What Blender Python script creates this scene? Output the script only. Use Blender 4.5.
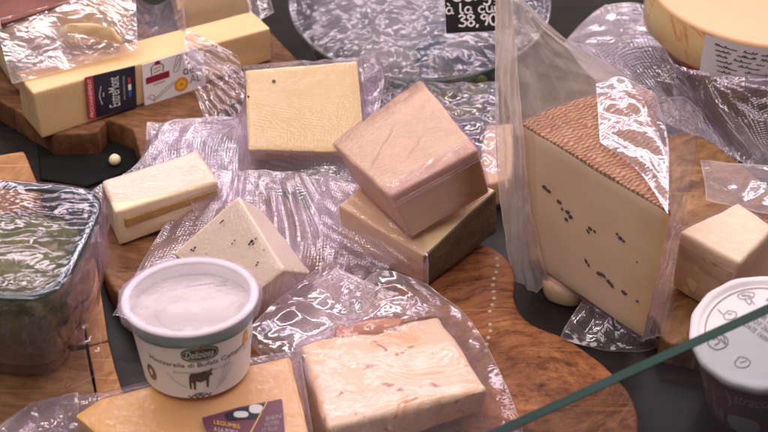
import bpy, bmesh, math, random
import numpy as np
from mathutils import Vector, Matrix, noise
from mathutils.bvhtree import BVHTree

# ------------------------------------------------------------------ basics
for _o in list(bpy.data.objects):
    bpy.data.objects.remove(_o)
SC = bpy.context.scene
COL = SC.collection
S = 0.01                                   # all numbers below are centimetres
W0, H0, F = 768.0, 432.0, 1500.0
PITCH = math.radians(37.0)
DIST = 110.0
CAM = np.array([0.0, -DIST * math.cos(PITCH), DIST * math.sin(PITCH)])
FWD = np.array([0.0, math.cos(PITCH), -math.sin(PITCH)])
RGT = np.array([1.0, 0.0, 0.0])
UPV = np.array([0.0, math.sin(PITCH), math.cos(PITCH)])


def ray(x, y):
    d = FWD * F + RGT * (x - W0 / 2) - UPV * (y - H0 / 2)
    return d / np.linalg.norm(d)


def P(x, y, z=0.0):
    """point at height z seen at photo position x, y"""
    d = ray(x, y)
    return CAM + d * ((z - CAM[2]) / d[2])


def onplane(x, y, p, n):
    d = ray(x, y)
    return CAM + d * (np.dot(np.array(p) - CAM, n) / np.dot(d, n))


def atdist(x, y, dist):
    return CAM + ray(x, y) * dist


def proj(p):
    v = np.asarray(p) - CAM
    d = v @ FWD
    return np.array([W0 / 2 + F * (v @ RGT) / d, H0 / 2 - F * (v @ UPV) / d])


def unit(v):
    v = np.asarray(v, float)
    return v / (np.linalg.norm(v) + 1e-12)


# ------------------------------------------------------------------ objects
ROOTLOC = {}
SOLID = {}


def thing(name, label, cat, loc, group=None):
    o = bpy.data.objects.new(name, None)
    o.empty_display_size = 0.02
    o.location = [c * S for c in loc]
    COL.objects.link(o)
    o['label'] = label
    o['category'] = cat
    if group:
        o['group'] = group
    ROOTLOC[o.name] = np.array(loc, float)
    return o


def tag(o, label, cat, group=None):
    o['label'] = label
    o['category'] = cat
    if group:
        o['group'] = group
    return o


def build(name, verts, faces, mat, parent=None, smooth=True, uv=None, attr=None, solid=None, loc=None):
    verts = np.asarray(verts, float)
    if solid:
        SOLID[solid] = (verts.copy(), [list(f) for f in faces])
    base = np.zeros(3)
    root = None
    if parent is not None:
        base = ROOTLOC[parent.name]
    elif loc is not None:
        base = np.array(loc, float)
    me = bpy.data.meshes.new(name)
    me.from_pydata(((verts - base) * S).tolist(), [], [list(map(int, f)) for f in faces])
    me.update()
    for m in (mat if isinstance(mat, (list, tuple)) else [mat]):
        me.materials.append(m)
    if smooth:
        for p in me.polygons:
            p.use_smooth = True
    if uv is not None:
        lay = me.uv_layers.new(name='UVMap')
        idx = np.zeros(len(me.loops), dtype=np.int32)
        me.loops.foreach_get('vertex_index', idx)
        lay.data.foreach_set('uv', np.asarray(uv, np.float32)[idx].ravel())
    if attr:
        for k, v in attr.items():
            a = me.attributes.new(k, 'FLOAT', 'POINT')
            a.data.foreach_set('value', np.asarray(v, np.float32))
    o = bpy.data.objects.new(name, me)
    COL.objects.link(o)
    if parent is not None:
        o.parent = parent
        ROOTLOC[o.name] = base
    elif loc is not None:
        o.location = [c * S for c in loc]
        ROOTLOC[o.name] = base
    else:
        ROOTLOC[o.name] = base
    return o


def from_bm(name, bm, mat, parent=None, smooth=True, solid=None, sharp=35):
    bm.normal_update()
    bm.verts.ensure_lookup_table()
    for i, v in enumerate(bm.verts):
        v.index = i
    vs = [tuple(v.co) for v in bm.verts]
    fs = [[v.index for v in f.verts] for f in bm.faces]
    o = build(name, vs, fs, mat, parent, smooth, solid=solid)
    if smooth and sharp:
        try:
            o.data.set_sharp_from_angle(angle=math.radians(sharp))
        except Exception:
            pass
    bm.free()
    return o


# ------------------------------------------------------------------ materials
def mat(name):
    m = bpy.data.materials.new(name)
    m.use_nodes = True
    nt = m.node_tree
    nt.nodes.clear()
    out = nt.nodes.new('ShaderNodeOutputMaterial')
    return m, nt, out


def N(nt, typ, **kw):
    n = nt.nodes.new(typ)
    for k, v in kw.items():
        if k.startswith('_'):
            setattr(n, k[1:], v)
        else:
            key = k.replace('__', ' ')
            n.inputs[int(key[1:]) if key[0] == 'i' and key[1:].isdigit() else key].default_value = v
    return n


def L(nt, a, b):
    nt.links.new(a, b)


def math_node(nt, op, a=None, b=None, c=None, clamp=False):
    n = nt.nodes.new('ShaderNodeMath')
    n.operation = op
    n.use_clamp = clamp
    for i, x in enumerate((a, b, c)):
        if x is None:
            continue
        if isinstance(x, (int, float)):
            n.inputs[i].default_value = x
        else:
            nt.links.new(x, n.inputs[i])
    return n.outputs[0]


def mixc(nt, fac, a, b, mode='MIX'):
    n = nt.nodes.new('ShaderNodeMix')
    n.data_type = 'RGBA'
    n.blend_type = mode
    for idx, x in ((0, fac), (6, a), (7, b)):
        if isinstance(x, (int, float)):
            n.inputs[idx].default_value = x
        elif isinstance(x, (tuple, list)):
            n.inputs[idx].default_value = tuple(x) + (1,) if len(x) == 3 else x
        else:
            nt.links.new(x, n.inputs[idx])
    return n.outputs[2]


def ramp(nt, fac, stops):
    n = nt.nodes.new('ShaderNodeValToRGB')
    cr = n.color_ramp
    while len(cr.elements) > 1:
        cr.elements.remove(cr.elements[-1])
    cr.elements[0].position = stops[0][0]
    cr.elements[0].color = tuple(stops[0][1]) + (1,)
    for p, c in stops[1:]:
        e = cr.elements.new(p)
        e.color = tuple(c) + (1,)
    nt.links.new(fac, n.inputs[0])
    return n.outputs[0]


def noise_tex(nt, co, scale, detail=4, rough=0.55, dist=0.0):
    n = nt.nodes.new('ShaderNodeTexNoise')
    n.inputs['Scale'].default_value = scale
    n.inputs['Detail'].default_value = detail
    n.inputs['Roughness'].default_value = rough
    n.inputs['Distortion'].default_value = dist
    if co is not None:
        nt.links.new(co, n.inputs['Vector'])
    return n.outputs[0]


def bump(nt, h, strength, dist, prev=None):
    n = nt.nodes.new('ShaderNodeBump')
    n.inputs['Strength'].default_value = strength
    n.inputs['Distance'].default_value = dist
    nt.links.new(h, n.inputs['Height'])
    if prev is not None:
        nt.links.new(prev, n.inputs['Normal'])
    return n.outputs[0]


def objco(nt):
    return nt.nodes.new('ShaderNodeTexCoord').outputs['Object']


def principled(nt, out, **kw):
    b = nt.nodes.new('ShaderNodeBsdfPrincipled')
    nt.links.new(b.outputs[0], out.inputs[0])
    for k, v in kw.items():
        key = k.replace('__', ' ')
        if isinstance(v, (int, float)):
            b.inputs[key].default_value = v
        elif isinstance(v, tuple):
            b.inputs[key].default_value = v + (1,) if len(v) == 3 and key not in ('Subsurface Radius',) else v
        else:
            nt.links.new(v, b.inputs[key])
    return b


def cheese_mat(name, c1, c2, rough=0.45, grain=1.0, specks=None, sss=0.25, blotch=None, scale=60, holes=0.0):
    m, nt, out = mat(name)
    co = objco(nt)
    n1 = noise_tex(nt, co, scale, 5, 0.6)
    n2 = noise_tex(nt, co, scale * 0.28, 3, 0.5, 0.6)
    f = math_node(nt, 'ADD', math_node(nt, 'MULTIPLY', n1, 0.45), math_node(nt, 'MULTIPLY', n2, 0.55))
    col = ramp(nt, f, [(0.32, c1), (0.68, c2)])
    if blotch:
        b = noise_tex(nt, co, blotch[1], 4, 0.65, 1.2)
        col = mixc(nt, ramp(nt, b, [(blotch[2], (0, 0, 0)), (blotch[2] + 0.09, (1, 1, 1))]), col, blotch[0])
        if len(blotch) > 3:
            b2 = noise_tex(nt, co, blotch[4], 3, 0.6, 0.8)
            col = mixc(nt, ramp(nt, b2, [(blotch[5], (0, 0, 0)), (blotch[5] + 0.05, (1, 1, 1))]), col, blotch[3])
    if specks:
        v = nt.nodes.new('ShaderNodeTexVoronoi')
        v.inputs['Scale'].default_value = specks[1]
        L(nt, co, v.inputs['Vector'])
        wh = nt.nodes.new('ShaderNodeTexWhiteNoise')
        L(nt, v.outputs['Position'], wh.inputs[0])
        on = math_node(nt, 'GREATER_THAN', wh.outputs[0], specks[3])
        sp = math_node(nt, 'LESS_THAN', v.outputs['Distance'], specks[2])
        col = mixc(nt, math_node(nt, 'MULTIPLY', on, sp), col, specks[0])
    fine = noise_tex(nt, co, 420, 3, 0.6)
    nb = bump(nt, fine, 0.25 * grain, 0.001)
    nb = bump(nt, n1, 0.35 * grain, 0.002, nb)
    kn = nt.nodes.new('ShaderNodeMapping')
    kn.inputs['Rotation'].default_value = (0.3, 0.4, 0.7)
    kn.inputs['Scale'].default_value = (14, 420, 60)
    L(nt, co, kn.inputs['Vector'])
    nb = bump(nt, noise_tex(nt, kn.outputs[0], 1.0, 3, 0.6), 0.22 * grain, 0.0012, nb)
    pits = nt.nodes.new('ShaderNodeTexVoronoi')
    pits.inputs['Scale'].default_value = 110
    L(nt, co, pits.inputs['Vector'])
    pm = math_node(nt, 'SUBTRACT', 0.22, pits.outputs['Distance'], clamp=True)
    pw = nt.nodes.new('ShaderNodeTexWhiteNoise')
    L(nt, pits.outputs['Position'], pw.inputs[0])
    pm = math_node(nt, 'MULTIPLY', pm, math_node(nt, 'GREATER_THAN', pw.outputs[0], 0.80))
    nb = bump(nt, math_node(nt, 'MULTIPLY', pm, -4.0), 0.35 * min(grain, 1.0), 0.001, nb)
    if holes:
        v2 = nt.nodes.new('ShaderNodeTexVoronoi')
        v2.inputs['Scale'].default_value = 130
        L(nt, co, v2.inputs['Vector'])
        hh = math_node(nt, 'SMOOTH_MIN', v2.outputs['Distance'], 0.25, 0.1)
        nb = bump(nt, hh, holes, 0.002, nb)
    b = principled(nt, out, Base__Color=col, Roughness=rough, Normal=nb)
    b.inputs['Subsurface Weight'].default_value = sss
    b.inputs['Subsurface Radius'].default_value = (0.008, 0.005, 0.003)
    b.inputs['Subsurface Scale'].default_value = 0.6
    b.inputs['Specular IOR Level'].default_value = 0.35
    return m


def film_mat(name, haze=0.18, touch_haze=0.05, rough=0.16, emboss=0.0, pitch=0.28, crinkle=0.4, tint=(0.93, 0.88, 0.93), hazecol=(0.86, 0.74, 0.84), gloss=0.75, base=0.09, cscale=70, facet=0.0):
    m, nt, out = mat(name)
    tc = nt.nodes.new('ShaderNodeTexCoord')
    co = tc.outputs['Object']
    nb = None
    # fine crinkles: ridged noise in object space
    n1 = noise_tex(nt, co, cscale, 3, 0.55, 1.0)
    rid = math_node(nt, 'ABSOLUTE', math_node(nt, 'SUBTRACT', n1, 0.5))
    nb = bump(nt, rid, crinkle, 0.006)
    n3 = noise_tex(nt, co, cscale * 3.1, 2, 0.5, 0.7)
    rid3 = math_node(nt, 'ABSOLUTE', math_node(nt, 'SUBTRACT', n3, 0.5))
    nb = bump(nt, rid3, crinkle * 0.6, 0.002, nb)
    if facet:
        # crumpled film: flat facets meeting in sharp folds
        wv = nt.nodes.new('ShaderNodeTexNoise')
        wv.inputs['Scale'].default_value = 18
        wv.inputs['Detail'].default_value = 3
        L(nt, co, wv.inputs['Vector'])
        va = nt.nodes.new('ShaderNodeVectorMath')
        va.operation = 'MULTIPLY_ADD'
        L(nt, wv.outputs['Color'], va.inputs[0])
        va.inputs[1].default_value = (.05, .05, .05)
        L(nt, co, va.inputs[2])
        for sc_, dd in ((22, 0.012), (61, 0.0045)):
            vo = nt.nodes.new('ShaderNodeTexVoronoi')
            vo.feature = 'F1'
            vo.distance = 'MANHATTAN'
            vo.inputs['Scale'].default_value = sc_
            L(nt, va.outputs[0], vo.inputs['Vector'])
            nb = bump(nt, vo.outputs['Distance'], facet, dd, nb)
    embv = None
    if emboss:
        uvn = tc.outputs['UV']
        sx = nt.nodes.new('ShaderNodeSeparateXYZ')
        L(nt, uvn, sx.inputs[0])
        k = 2 * math.pi / pitch
        k *= 0.7071
        a = math_node(nt, 'SINE', math_node(nt, 'MULTIPLY', math_node(nt, 'ADD', sx.outputs[0], sx.outputs[1]), k))
        b = math_node(nt, 'SINE', math_node(nt, 'MULTIPLY', math_node(nt, 'SUBTRACT', sx.outputs[0], sx.outputs[1]), k))
        embv = math_node(nt, 'MULTIPLY', a, b)
        te = nt.nodes.new('ShaderNodeAttribute')
        te.attribute_name = 'touch'
        embv = math_node(nt, 'MULTIPLY', embv, math_node(nt, 'SUBTRACT', 1.0, math_node(nt, 'MULTIPLY', te.outputs['Fac'], 0.8)))
        nb = bump(nt, embv, emboss, 0.0008, nb)
    lw = nt.nodes.new('ShaderNodeLayerWeight')
    lw.inputs['Blend'].default_value = 0.5
    L(nt, nb, lw.inputs['Normal'])
    fac = math_node(nt, 'POWER', lw.outputs['Facing'], 2.4)
    fac = math_node(nt, 'ADD', math_node(nt, 'MULTIPLY', fac, gloss), base, clamp=True)
    at = nt.nodes.new('ShaderNodeAttribute')
    at.attribute_name = 'touch'
    fac = math_node(nt, 'MULTIPLY', fac, math_node(nt, 'SUBTRACT', 1.0, math_node(nt, 'MULTIPLY', at.outputs['Fac'], 0.75)))
    hz = math_node(nt, 'ADD', haze, math_node(nt, 'MULTIPLY', at.outputs['Fac'], touch_haze - haze))
    rm = nt.nodes.new('ShaderNodeAttribute')
    rm.attribute_name = 'rim'
    hz = math_node(nt, 'ADD', hz, math_node(nt, 'MULTIPLY', rm.outputs['Fac'], 0.30))
    if embv is not None:
        hz = math_node(nt, 'MULTIPLY', hz, math_node(nt, 'ADD', 1.0, math_node(nt, 'MULTIPLY', embv, 0.16)))
    hn = noise_tex(nt, co, 30, 3, 0.6, 0.5)
    hz = math_node(nt, 'MULTIPLY', hz, math_node(nt, 'ADD', 0.45, math_node(nt, 'MULTIPLY', hn, 1.1)))
    # steeper view through the film: more film, more haze
    hz = math_node(nt, 'MULTIPLY', hz, math_node(nt, 'ADD', 0.75, math_node(nt, 'MULTIPLY', lw.outputs['Facing'], 0.9)), clamp=True)
    tr = N(nt, 'ShaderNodeBsdfTransparent', Color=tint + (1,))
    df = N(nt, 'ShaderNodeBsdfDiffuse', Color=hazecol + (1,))
    tl = N(nt, 'ShaderNodeBsdfTranslucent', Color=hazecol + (1,))
    L(nt, nb, df.inputs['Normal'])
    m1 = N(nt, 'ShaderNodeMixShader', Fac=0.4)
    L(nt, df.outputs[0], m1.inputs[1])
    L(nt, tl.outputs[0], m1.inputs[2])
    m2 = nt.nodes.new('ShaderNodeMixShader')
    L(nt, hz, m2.inputs[0])
    L(nt, tr.outputs[0], m2.inputs[1])
    L(nt, m1.outputs[0], m2.inputs[2])
    gl = N(nt, 'ShaderNodeBsdfGlossy', Roughness=rough, Color=(0.97, 0.86, 0.97, 1))
    L(nt, nb, gl.inputs['Normal'])
    m3 = nt.nodes.new('ShaderNodeMixShader')
    L(nt, fac, m3.inputs[0])
    L(nt, m2.outputs[0], m3.inputs[1])
    L(nt, gl.outputs[0], m3.inputs[2])
    L(nt, m3.outputs[0], out.inputs[0])
    return m


def wood_mat(name, dark, light, knot=None, ring=230.0, stretch=(1, 1, 1), rough=0.42, rot=0.0, warp=0.035):
    """grain = noise along one coordinate (across the grain, or the distance from a knot)"""
    m, nt, out = mat(name)
    co = objco(nt)
    mp = nt.nodes.new('ShaderNodeMapping')
    mp.inputs['Rotation'].default_value = (0, 0, rot)
    mp.inputs['Scale'].default_value = stretch
    if knot is not None:
        sub = nt.nodes.new('ShaderNodeVectorMath')
        sub.operation = 'SUBTRACT'
        L(nt, co, sub.inputs[0])
        sub.inputs[1].default_value = knot
        L(nt, sub.outputs[0], mp.inputs['Vector'])
    else:
        L(nt, co, mp.inputs['Vector'])
    wv = noise_tex(nt, mp.outputs[0], 22, 4, 0.6)
    sx = nt.nodes.new('ShaderNodeSeparateXYZ')
    L(nt, mp.outputs[0], sx.inputs[0])
    if knot is not None:
        ln = nt.nodes.new('ShaderNodeVectorMath')
        ln.operation = 'LENGTH'
        L(nt, mp.outputs[0], ln.inputs[0])
        d = ln.outputs['Value']
        along = math_node(nt, 'ARCTAN2', sx.outputs[1], sx.outputs[0])
        along = math_node(nt, 'MULTIPLY', math_node(nt, 'ABSOLUTE', along), 0.012)
    else:
        d = sx.outputs[1]
        along = math_node(nt, 'MULTIPLY', sx.outputs[0], 0.10)
    d2 = math_node(nt, 'ADD', d, math_node(nt, 'MULTIPLY', wv, warp))
    cx = nt.nodes.new('ShaderNodeCombineXYZ')
    L(nt, d2, cx.inputs[0])
    L(nt, along, cx.inputs[1])
    g1 = noise_tex(nt, cx.outputs[0], ring, 4, 0.65)
    g2 = noise_tex(nt, cx.outputs[0], ring * 4.5, 3, 0.6)
    n2 = noise_tex(nt, co, 55, 6, 0.7, 0.8)
    f = math_node(nt, 'ADD', math_node(nt, 'MULTIPLY', g1, 0.75), math_node(nt, 'ADD', math_node(nt, 'MULTIPLY', g2, 0.30), math_node(nt, 'MULTIPLY', n2, 0.55)))
    f = math_node(nt, 'SUBTRACT', f, 0.30)
    mid = tuple(0.55 * a + 0.45 * b for a, b in zip(dark, light))
    col = ramp(nt, f, [(0.28, tuple(c * 0.4 for c in dark)), (0.40, dark), (0.52, mid), (0.68, light)])
    big = noise_tex(nt, co, 16, 4, 0.6, 0.8)
    col = mixc(nt, ramp(nt, big, [(0.36, (1, 1, 1)), (0.58, (0, 0, 0))]), col, mixc(nt, 0.55, col, tuple(c * 0.6 for c in dark)))
    if knot is not None:
        core = ramp(nt, math_node(nt, 'ADD', d, math_node(nt, 'MULTIPLY', n2, 0.006)), [(0.0045, (1, 1, 1)), (0.0075, (0, 0, 0))])
        col = mixc(nt, core, col, tuple(c * 0.12 for c in dark))
    fine = noise_tex(nt, co, 300, 3, 0.6)
    nb = bump(nt, fine, 0.2, 0.001)
    nb = bump(nt, f, 0.15, 0.001, nb)
    for k, (rz_, sc_) in enumerate(((0.9, (9, 330, 9)), (-0.4, (7, 280, 7)), (2.0, (8, 300, 8)))):
        ms = nt.nodes.new('ShaderNodeMapping')
        ms.inputs['Rotation'].default_value = (0, 0, rz_)
        ms.inputs['Scale'].default_value = sc_
        L(nt, co, ms.inputs['Vector'])
        sn = noise_tex(nt, ms.outputs[0], 1.0, 2, 0.5)
        cut = ramp(nt, sn, [(0.665, (0, 0, 0)), (0.70, (1, 1, 1))])
        col = mixc(nt, math_node(nt, 'MULTIPLY', cut, 0.35), col, tuple(min(1, c * 1.25) for c in light))
        nb = bump(nt, cut, -0.3, 0.001, nb)
    rgh = math_node(nt, 'ADD', rough - 0.12, math_node(nt, 'MULTIPLY', n2, 0.3))
    b = principled(nt, out, Base__Color=col, Roughness=rgh, Normal=nb)
    b.inputs['Specular IOR Level'].default_value = 0.2
    return m


def plain(name, col, rough=0.5, var=0.12, metallic=0.0, spec=0.4, scale=50, bumpv=0.1):
    m, nt, out = mat(name)
    co = objco(nt)
    n = noise_tex(nt, co, scale, 4, 0.6)
    c = ramp(nt, n, [(0.3, tuple(x * (1 - var) for x in col)), (0.7, tuple(min(1, x * (1 + var)) for x in col))])
    nb = bump(nt, noise_tex(nt, co, scale * 6, 3), bumpv, 0.001)
    b = principled(nt, out, Base__Color=c, Roughness=rough, Metallic=metallic, Normal=nb)
    b.inputs['Specular IOR Level'].default_value = spec
    return m


def clear_mat(name, tint=(0.85, 0.9, 0.88), gloss=0.9, base=0.05, rough=0.04, haze=0.0, hazecol=(.7, .7, .75)):
    m, nt, out = mat(name)
    lw = nt.nodes.new('ShaderNodeLayerWeight')
    lw.inputs['Blend'].default_value = 0.5
    fac = math_node(nt, 'POWER', lw.outputs['Facing'], 4.0)
    fac = math_node(nt, 'ADD', math_node(nt, 'MULTIPLY', fac, gloss), base, clamp=True)
    tr = N(nt, 'ShaderNodeBsdfTransparent', Color=tint + (1,))
    df = N(nt, 'ShaderNodeBsdfDiffuse', Color=hazecol + (1,))
    m0 = N(nt, 'ShaderNodeMixShader', Fac=haze)
    L(nt, tr.outputs[0], m0.inputs[1])
    L(nt, df.outputs[0], m0.inputs[2])
    gl = N(nt, 'ShaderNodeBsdfGlossy', Roughness=rough)
    m3 = nt.nodes.new('ShaderNodeMixShader')
    L(nt, fac, m3.inputs[0])
    L(nt, m0.outputs[0], m3.inputs[1])
    L(nt, gl.outputs[0], m3.inputs[2])
    L(nt, m3.outputs[0], out.inputs[0])
    return m


# ------------------------------------------------------------------ shapes
CUBE_F = [(0, 1, 2, 3), (7, 6, 5, 4), (0, 4, 5, 1), (1, 5, 6, 2), (2, 6, 7, 3), (3, 7, 4, 0)]


def rotvec(r):
    a = np.linalg.norm(r)
    if a < 1e-9:
        return np.eye(3)
    k = r / a
    K = np.array([[0, -k[2], k[1]], [k[2], 0, -k[0]], [-k[1], k[0], 0]])
    return np.eye(3) + math.sin(a) * K + (1 - math.cos(a)) * K @ K


UNIT = np.array([[-.5, -.5, .5], [.5, -.5, .5], [.5, .5, .5], [-.5, .5, .5], [-.5, -.5, -.5], [.5, -.5, -.5], [.5, .5, -.5], [-.5, .5, -.5]])


def fitbox(px, anchor, thick=4.0, tiltw=3.0, thw=0.6, depth=None, verbose=None):
    """px: {corner: (x, y)}; corners 0-3 top (0 near-left, 1 near-right, 2, 3), 4-7 below them.
    anchor = (corner, z).  Returns the eight corners of a box seen at those positions."""
    z0 = anchor[1] + (thick if anchor[0] > 3 else 0)
    w = {k: P(*v, z0 if k < 4 else z0 - thick) for k, v in px.items()}
    a, b = w[0], w[1]
    ux = unit(b - a)
    lx = np.linalg.norm(b - a)
    far = w.get(3, None)
    ly = np.linalg.norm(far - a) if far is not None else (depth or lx)
    yaw = math.atan2(ux[1], ux[0])
    R0 = rotvec(np.array([0, 0, yaw]))
    c0 = a + R0 @ np.array([lx / 2, ly / 2, -thick / 2])
    ks = list(px)
    tgt = np.array([px[k] for k in ks], float)

    def corners(q):
        R = R0 @ rotvec(q[3:6])
        return q[:3] + (UNIT * np.exp(q[6:9])) @ R.T

    def res(q):
        c = corners(q)
        r = np.concatenate([(proj(c[k]) - t) for k, t in zip(ks, tgt)])
        extra = [20 * (c[anchor[0]][2] - anchor[1]), tiltw * q[3] * 5, tiltw * q[4] * 5, 0.3 * q[5], thw * 20 * (q[8] - math.log(thick))]
        extra.append((6.0 if depth else 0.2) * (q[7] - math.log(depth or ly)))
        return np.concatenate([r, extra])
    q = np.concatenate([c0, np.zeros(3), np.log([lx, ly, thick])])
    lam = 1.0
    r = res(q)
    for it in range(120):
        J = np.zeros((len(r), 9))
        for i in range(9):
            dq = q.copy()
            dq[i] += 1e-4
            J[:, i] = (res(dq) - r) / 1e-4
        A = J.T @ J
        st = np.linalg.solve(A + lam * np.diag(np.diag(A) + 1e-6), -J.T @ r)
        q2 = q + np.clip(st, -2, 2)
        r2 = res(q2)
        if r2 @ r2 < r @ r:
            q, r, lam = q2, r2, lam * 0.5
        else:
            lam *= 3
    c = corners(q)
    if verbose:
        e = [round(float(np.linalg.norm(proj(c[k]) - t)), 1) for k, t in zip(ks, tgt)]
        print('BOX', verbose, 'dims', np.round(np.exp(q[6:9]), 1), 'err', e, 'z', round(c[:, 2].min(), 1), round(c[:, 2].max(), 1))
    # let each seen corner sit exactly where it is seen: real cheeses are cut a little off square
    for k, t in zip(ks, tgt):
        d = ray(*t)
        c[k] = CAM + d * ((c[k] - CAM) @ d)
    return c


def hexblock(name, c, m, parent, bevel=0.25, seg=3, sub=3, amp=0.05, freq=0.35, seed=0, solid=None, sag=0.0):
    bm = bmesh.new()
    vs = [bm.verts.new(tuple(p)) for p in c]
    for f in CUBE_F:
        bm.faces.new([vs[i] for i in f])
    bmesh.ops.recalc_face_normals(bm, faces=bm.faces)
    bmesh.ops.bevel(bm, geom=list(bm.edges) , offset=bevel, segments=seg, profile=0.6, affect='EDGES')
    for k in range(sub):
        long = [e for e in bm.edges if e.calc_length() > 0.7]
        if not long:
            break
        bmesh.ops.subdivide_edges(bm, edges=long, cuts=1, use_grid_fill=True)
    bm.normal_update()
    so = Vector((seed * 13.7, seed * 7.1, seed * 3.3))
    mv = []
    for v in bm.verts:
        q = v.co * freq + so
        d = noise.noise(q) * amp * 1.6 + noise.noise(q * 3.1) * amp * 0.8 + noise.noise(q * 11) * amp * 0.35
        mv.append(v.co + v.normal * d)
    for v, p in zip(bm.verts, mv):
        v.co = p
    return from_bm(name, bm, m, parent, solid=solid, sharp=50)


def lerp(a, b, t):
    return np.asarray(a) * (1 - t) + np.asarray(b) * t


def quadpt(q, s, t):
    return lerp(lerp(q[0], q[1], s), lerp(q[3], q[2], s), t)


def subquad(q, s0, t0, s1, t1):
    return [quadpt(q, s0, t0), quadpt(q, s1, t0), quadpt(q, s1, t1), quadpt(q, s0, t1)]


def slab(name, q, th, m, parent, inner=0.1, seed=1, amp=0.03, bevel=0.06, solid=None, centre=None):
    """a rind: sheet of thickness th standing proud of the quad q"""
    n = unit(np.cross(q[1] - q[0], q[3] - q[0]))
    if centre is not None and n @ (np.mean(q, axis=0) - centre) < 0:
        n = -n
    top = [p + n * th for p in q]
    bot = [p - n * inner for p in q]
    return hexblock(name, np.array(top + bot), m, parent, bevel=bevel, seg=2, sub=4, amp=amp, seed=seed, solid=solid)


def prism(name, poly_top, poly_bot, m, parent=None, bevel=0.15, amp=0.0, seed=0, solid=None, sub=0, freq=0.4, seg=2, loc=None):
    bm = bmesh.new()
    n = len(poly_top)
    t = [bm.verts.new(tuple(p)) for p in poly_top]
    b = [bm.verts.new(tuple(p)) for p in poly_bot]
    bm.faces.new(t)
    bm.faces.new(list(reversed(b)))
    for i in range(n):
        j = (i + 1) % n
        bm.faces.new([t[j], t[i], b[i], b[j]])
    bmesh.ops.recalc_face_normals(bm, faces=bm.faces)
    if bevel:
        ed = [e for e in bm.edges if e.calc_face_angle(0) > 0.5]
        bmesh.ops.bevel(bm, geom=ed, offset=bevel, segments=seg, profile=0.6, affect='EDGES')
    if sub:
        bmesh.ops.triangulate(bm, faces=[f for f in bm.faces if len(f.verts) > 4])
        for k in range(sub):
            long = [e for e in bm.edges if e.calc_length() > 1.2]
            if not long:
                break
            bmesh.ops.subdivide_edges(bm, edges=long, cuts=1)
            bmesh.ops.triangulate(bm, faces=[f for f in bm.faces if len(f.verts) > 4])
    if amp:
        bm.normal_update()
        mv = []
        for v in bm.verts:
            q = v.co * freq + Vector((seed * 5.5, seed * 3.1, seed))
            mv.append(v.co + v.normal * (noise.noise(q) * amp + noise.noise(q * 3) * amp * .5))
        for v, p in zip(bm.verts, mv):
            v.co = p
    return from_bm(name, bm, m, parent, solid=solid, sharp=40)


def catmull(pts, per=8, closed=False):
    pts = [np.asarray(p, float) for p in pts]
    if len(pts) == 2 and not closed:
        return np.array([lerp(pts[0], pts[1], i / per) for i in range(per + 1)])
    out = []
    n = len(pts)
    rng = range(n) if closed else range(n - 1)
    for i in rng:
        if closed:
            a, b, c, d = pts[(i - 1) % n], pts[i], pts[(i + 1) % n], pts[(i + 2) % n]
        else:
            b, c = pts[i], pts[i + 1]
            a = pts[i - 1] if i else 2 * b - c
            d = pts[i + 2] if i + 2 < n else 2 * c - b
        for k in range(per):
            t = k / per
            out.append(0.5 * ((2 * b) + (c - a) * t + (2 * a - 5 * b + 4 * c - d) * t * t + (3 * b - a - 3 * c + d) * t ** 3))
    if not closed:
        out.append(pts[-1])
    return np.array(out)


def resample(line, n):
    d = np.concatenate([[0], np.cumsum(np.linalg.norm(np.diff(line, axis=0), axis=1))])
    t = np.linspace(0, d[-1], n)
    return np.stack([np.interp(t, d, line[:, k]) for k in range(line.shape[1])], axis=1)


def tube(pts, r, seg=6, closed=False):
    """tube along points -> verts, faces"""
    pts = np.asarray(pts, float)
    n = len(pts)
    vs, fs = [], []
    for i in range(n):
        a = pts[(i - 1) % n] if (closed or i) else pts[i]
        b = pts[(i + 1) % n] if (closed or i < n - 1) else pts[i]
        t = unit(b - a)
        u = np.cross(t, [0.13, 0.2, 0.97])
        u = unit(u)
        v = np.cross(t, u)
        rr = r[i] if hasattr(r, '__len__') else r
        for k in range(seg):
            an = 2 * math.pi * k / seg
            vs.append(pts[i] + (u * math.cos(an) + v * math.sin(an)) * rr)
    m = n if closed else n - 1
    for i in range(m):
        for k in range(seg):
            j = (i + 1) % n
            fs.append((i * seg + k, i * seg + (k + 1) % seg, j * seg + (k + 1) % seg, j * seg + k))
    if not closed:
        fs.append(tuple(range(seg - 1, -1, -1)))
        fs.append(tuple((n - 1) * seg + k for k in range(seg)))
    return vs, fs


def join(parts):
    V, Fc = [], []
    for vs, fs in parts:
        o = len(V)
        V.extend([np.asarray(v) for v in vs])
        Fc.extend([tuple(i + o for i in f) for f in fs])
    return V, Fc


def lathe(profile, centre, tilt=(0, 0), n=64, closed_profile=False, sq=None):
    """profile: list of (r, z); returns verts, faces. sq: superellipse exponent for square-ish dishes"""
    vs, fs = [], []
    R = np.array(Matrix.Rotation(tilt[0], 3, 'X') @ Matrix.Rotation(tilt[1], 3, 'Y'))
    for (r, z) in profile:
        for k in range(n):
            a = 2 * math.pi * k / n
            if sq:
                cx, sy = math.cos(a), math.sin(a)
                e = 2.0 / sq
                x = math.copysign(abs(cx) ** e, cx) * r
                y = math.copysign(abs(sy) ** e, sy) * r
            else:
                x, y = r * math.cos(a), r * math.sin(a)
            vs.append(np.asarray(centre) + R @ np.array([x, y, z]))
    for i in range(len(profile) - 1):
        for k in range(n):
            k2 = (k + 1) % n
            fs.append((i * n + k, i * n + k2, (i + 1) * n + k2, (i + 1) * n + k))
    return vs, fs


def cap(vs, fs, ring, n, flip=False):
    idx = [ring * n + k for k in range(n)]
    fs.append(tuple(reversed(idx)) if flip else tuple(idx))


# ------------------------------------------------------------------ film
def tri(x):
    return abs((x % 1.0) * 2 - 1)


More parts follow.
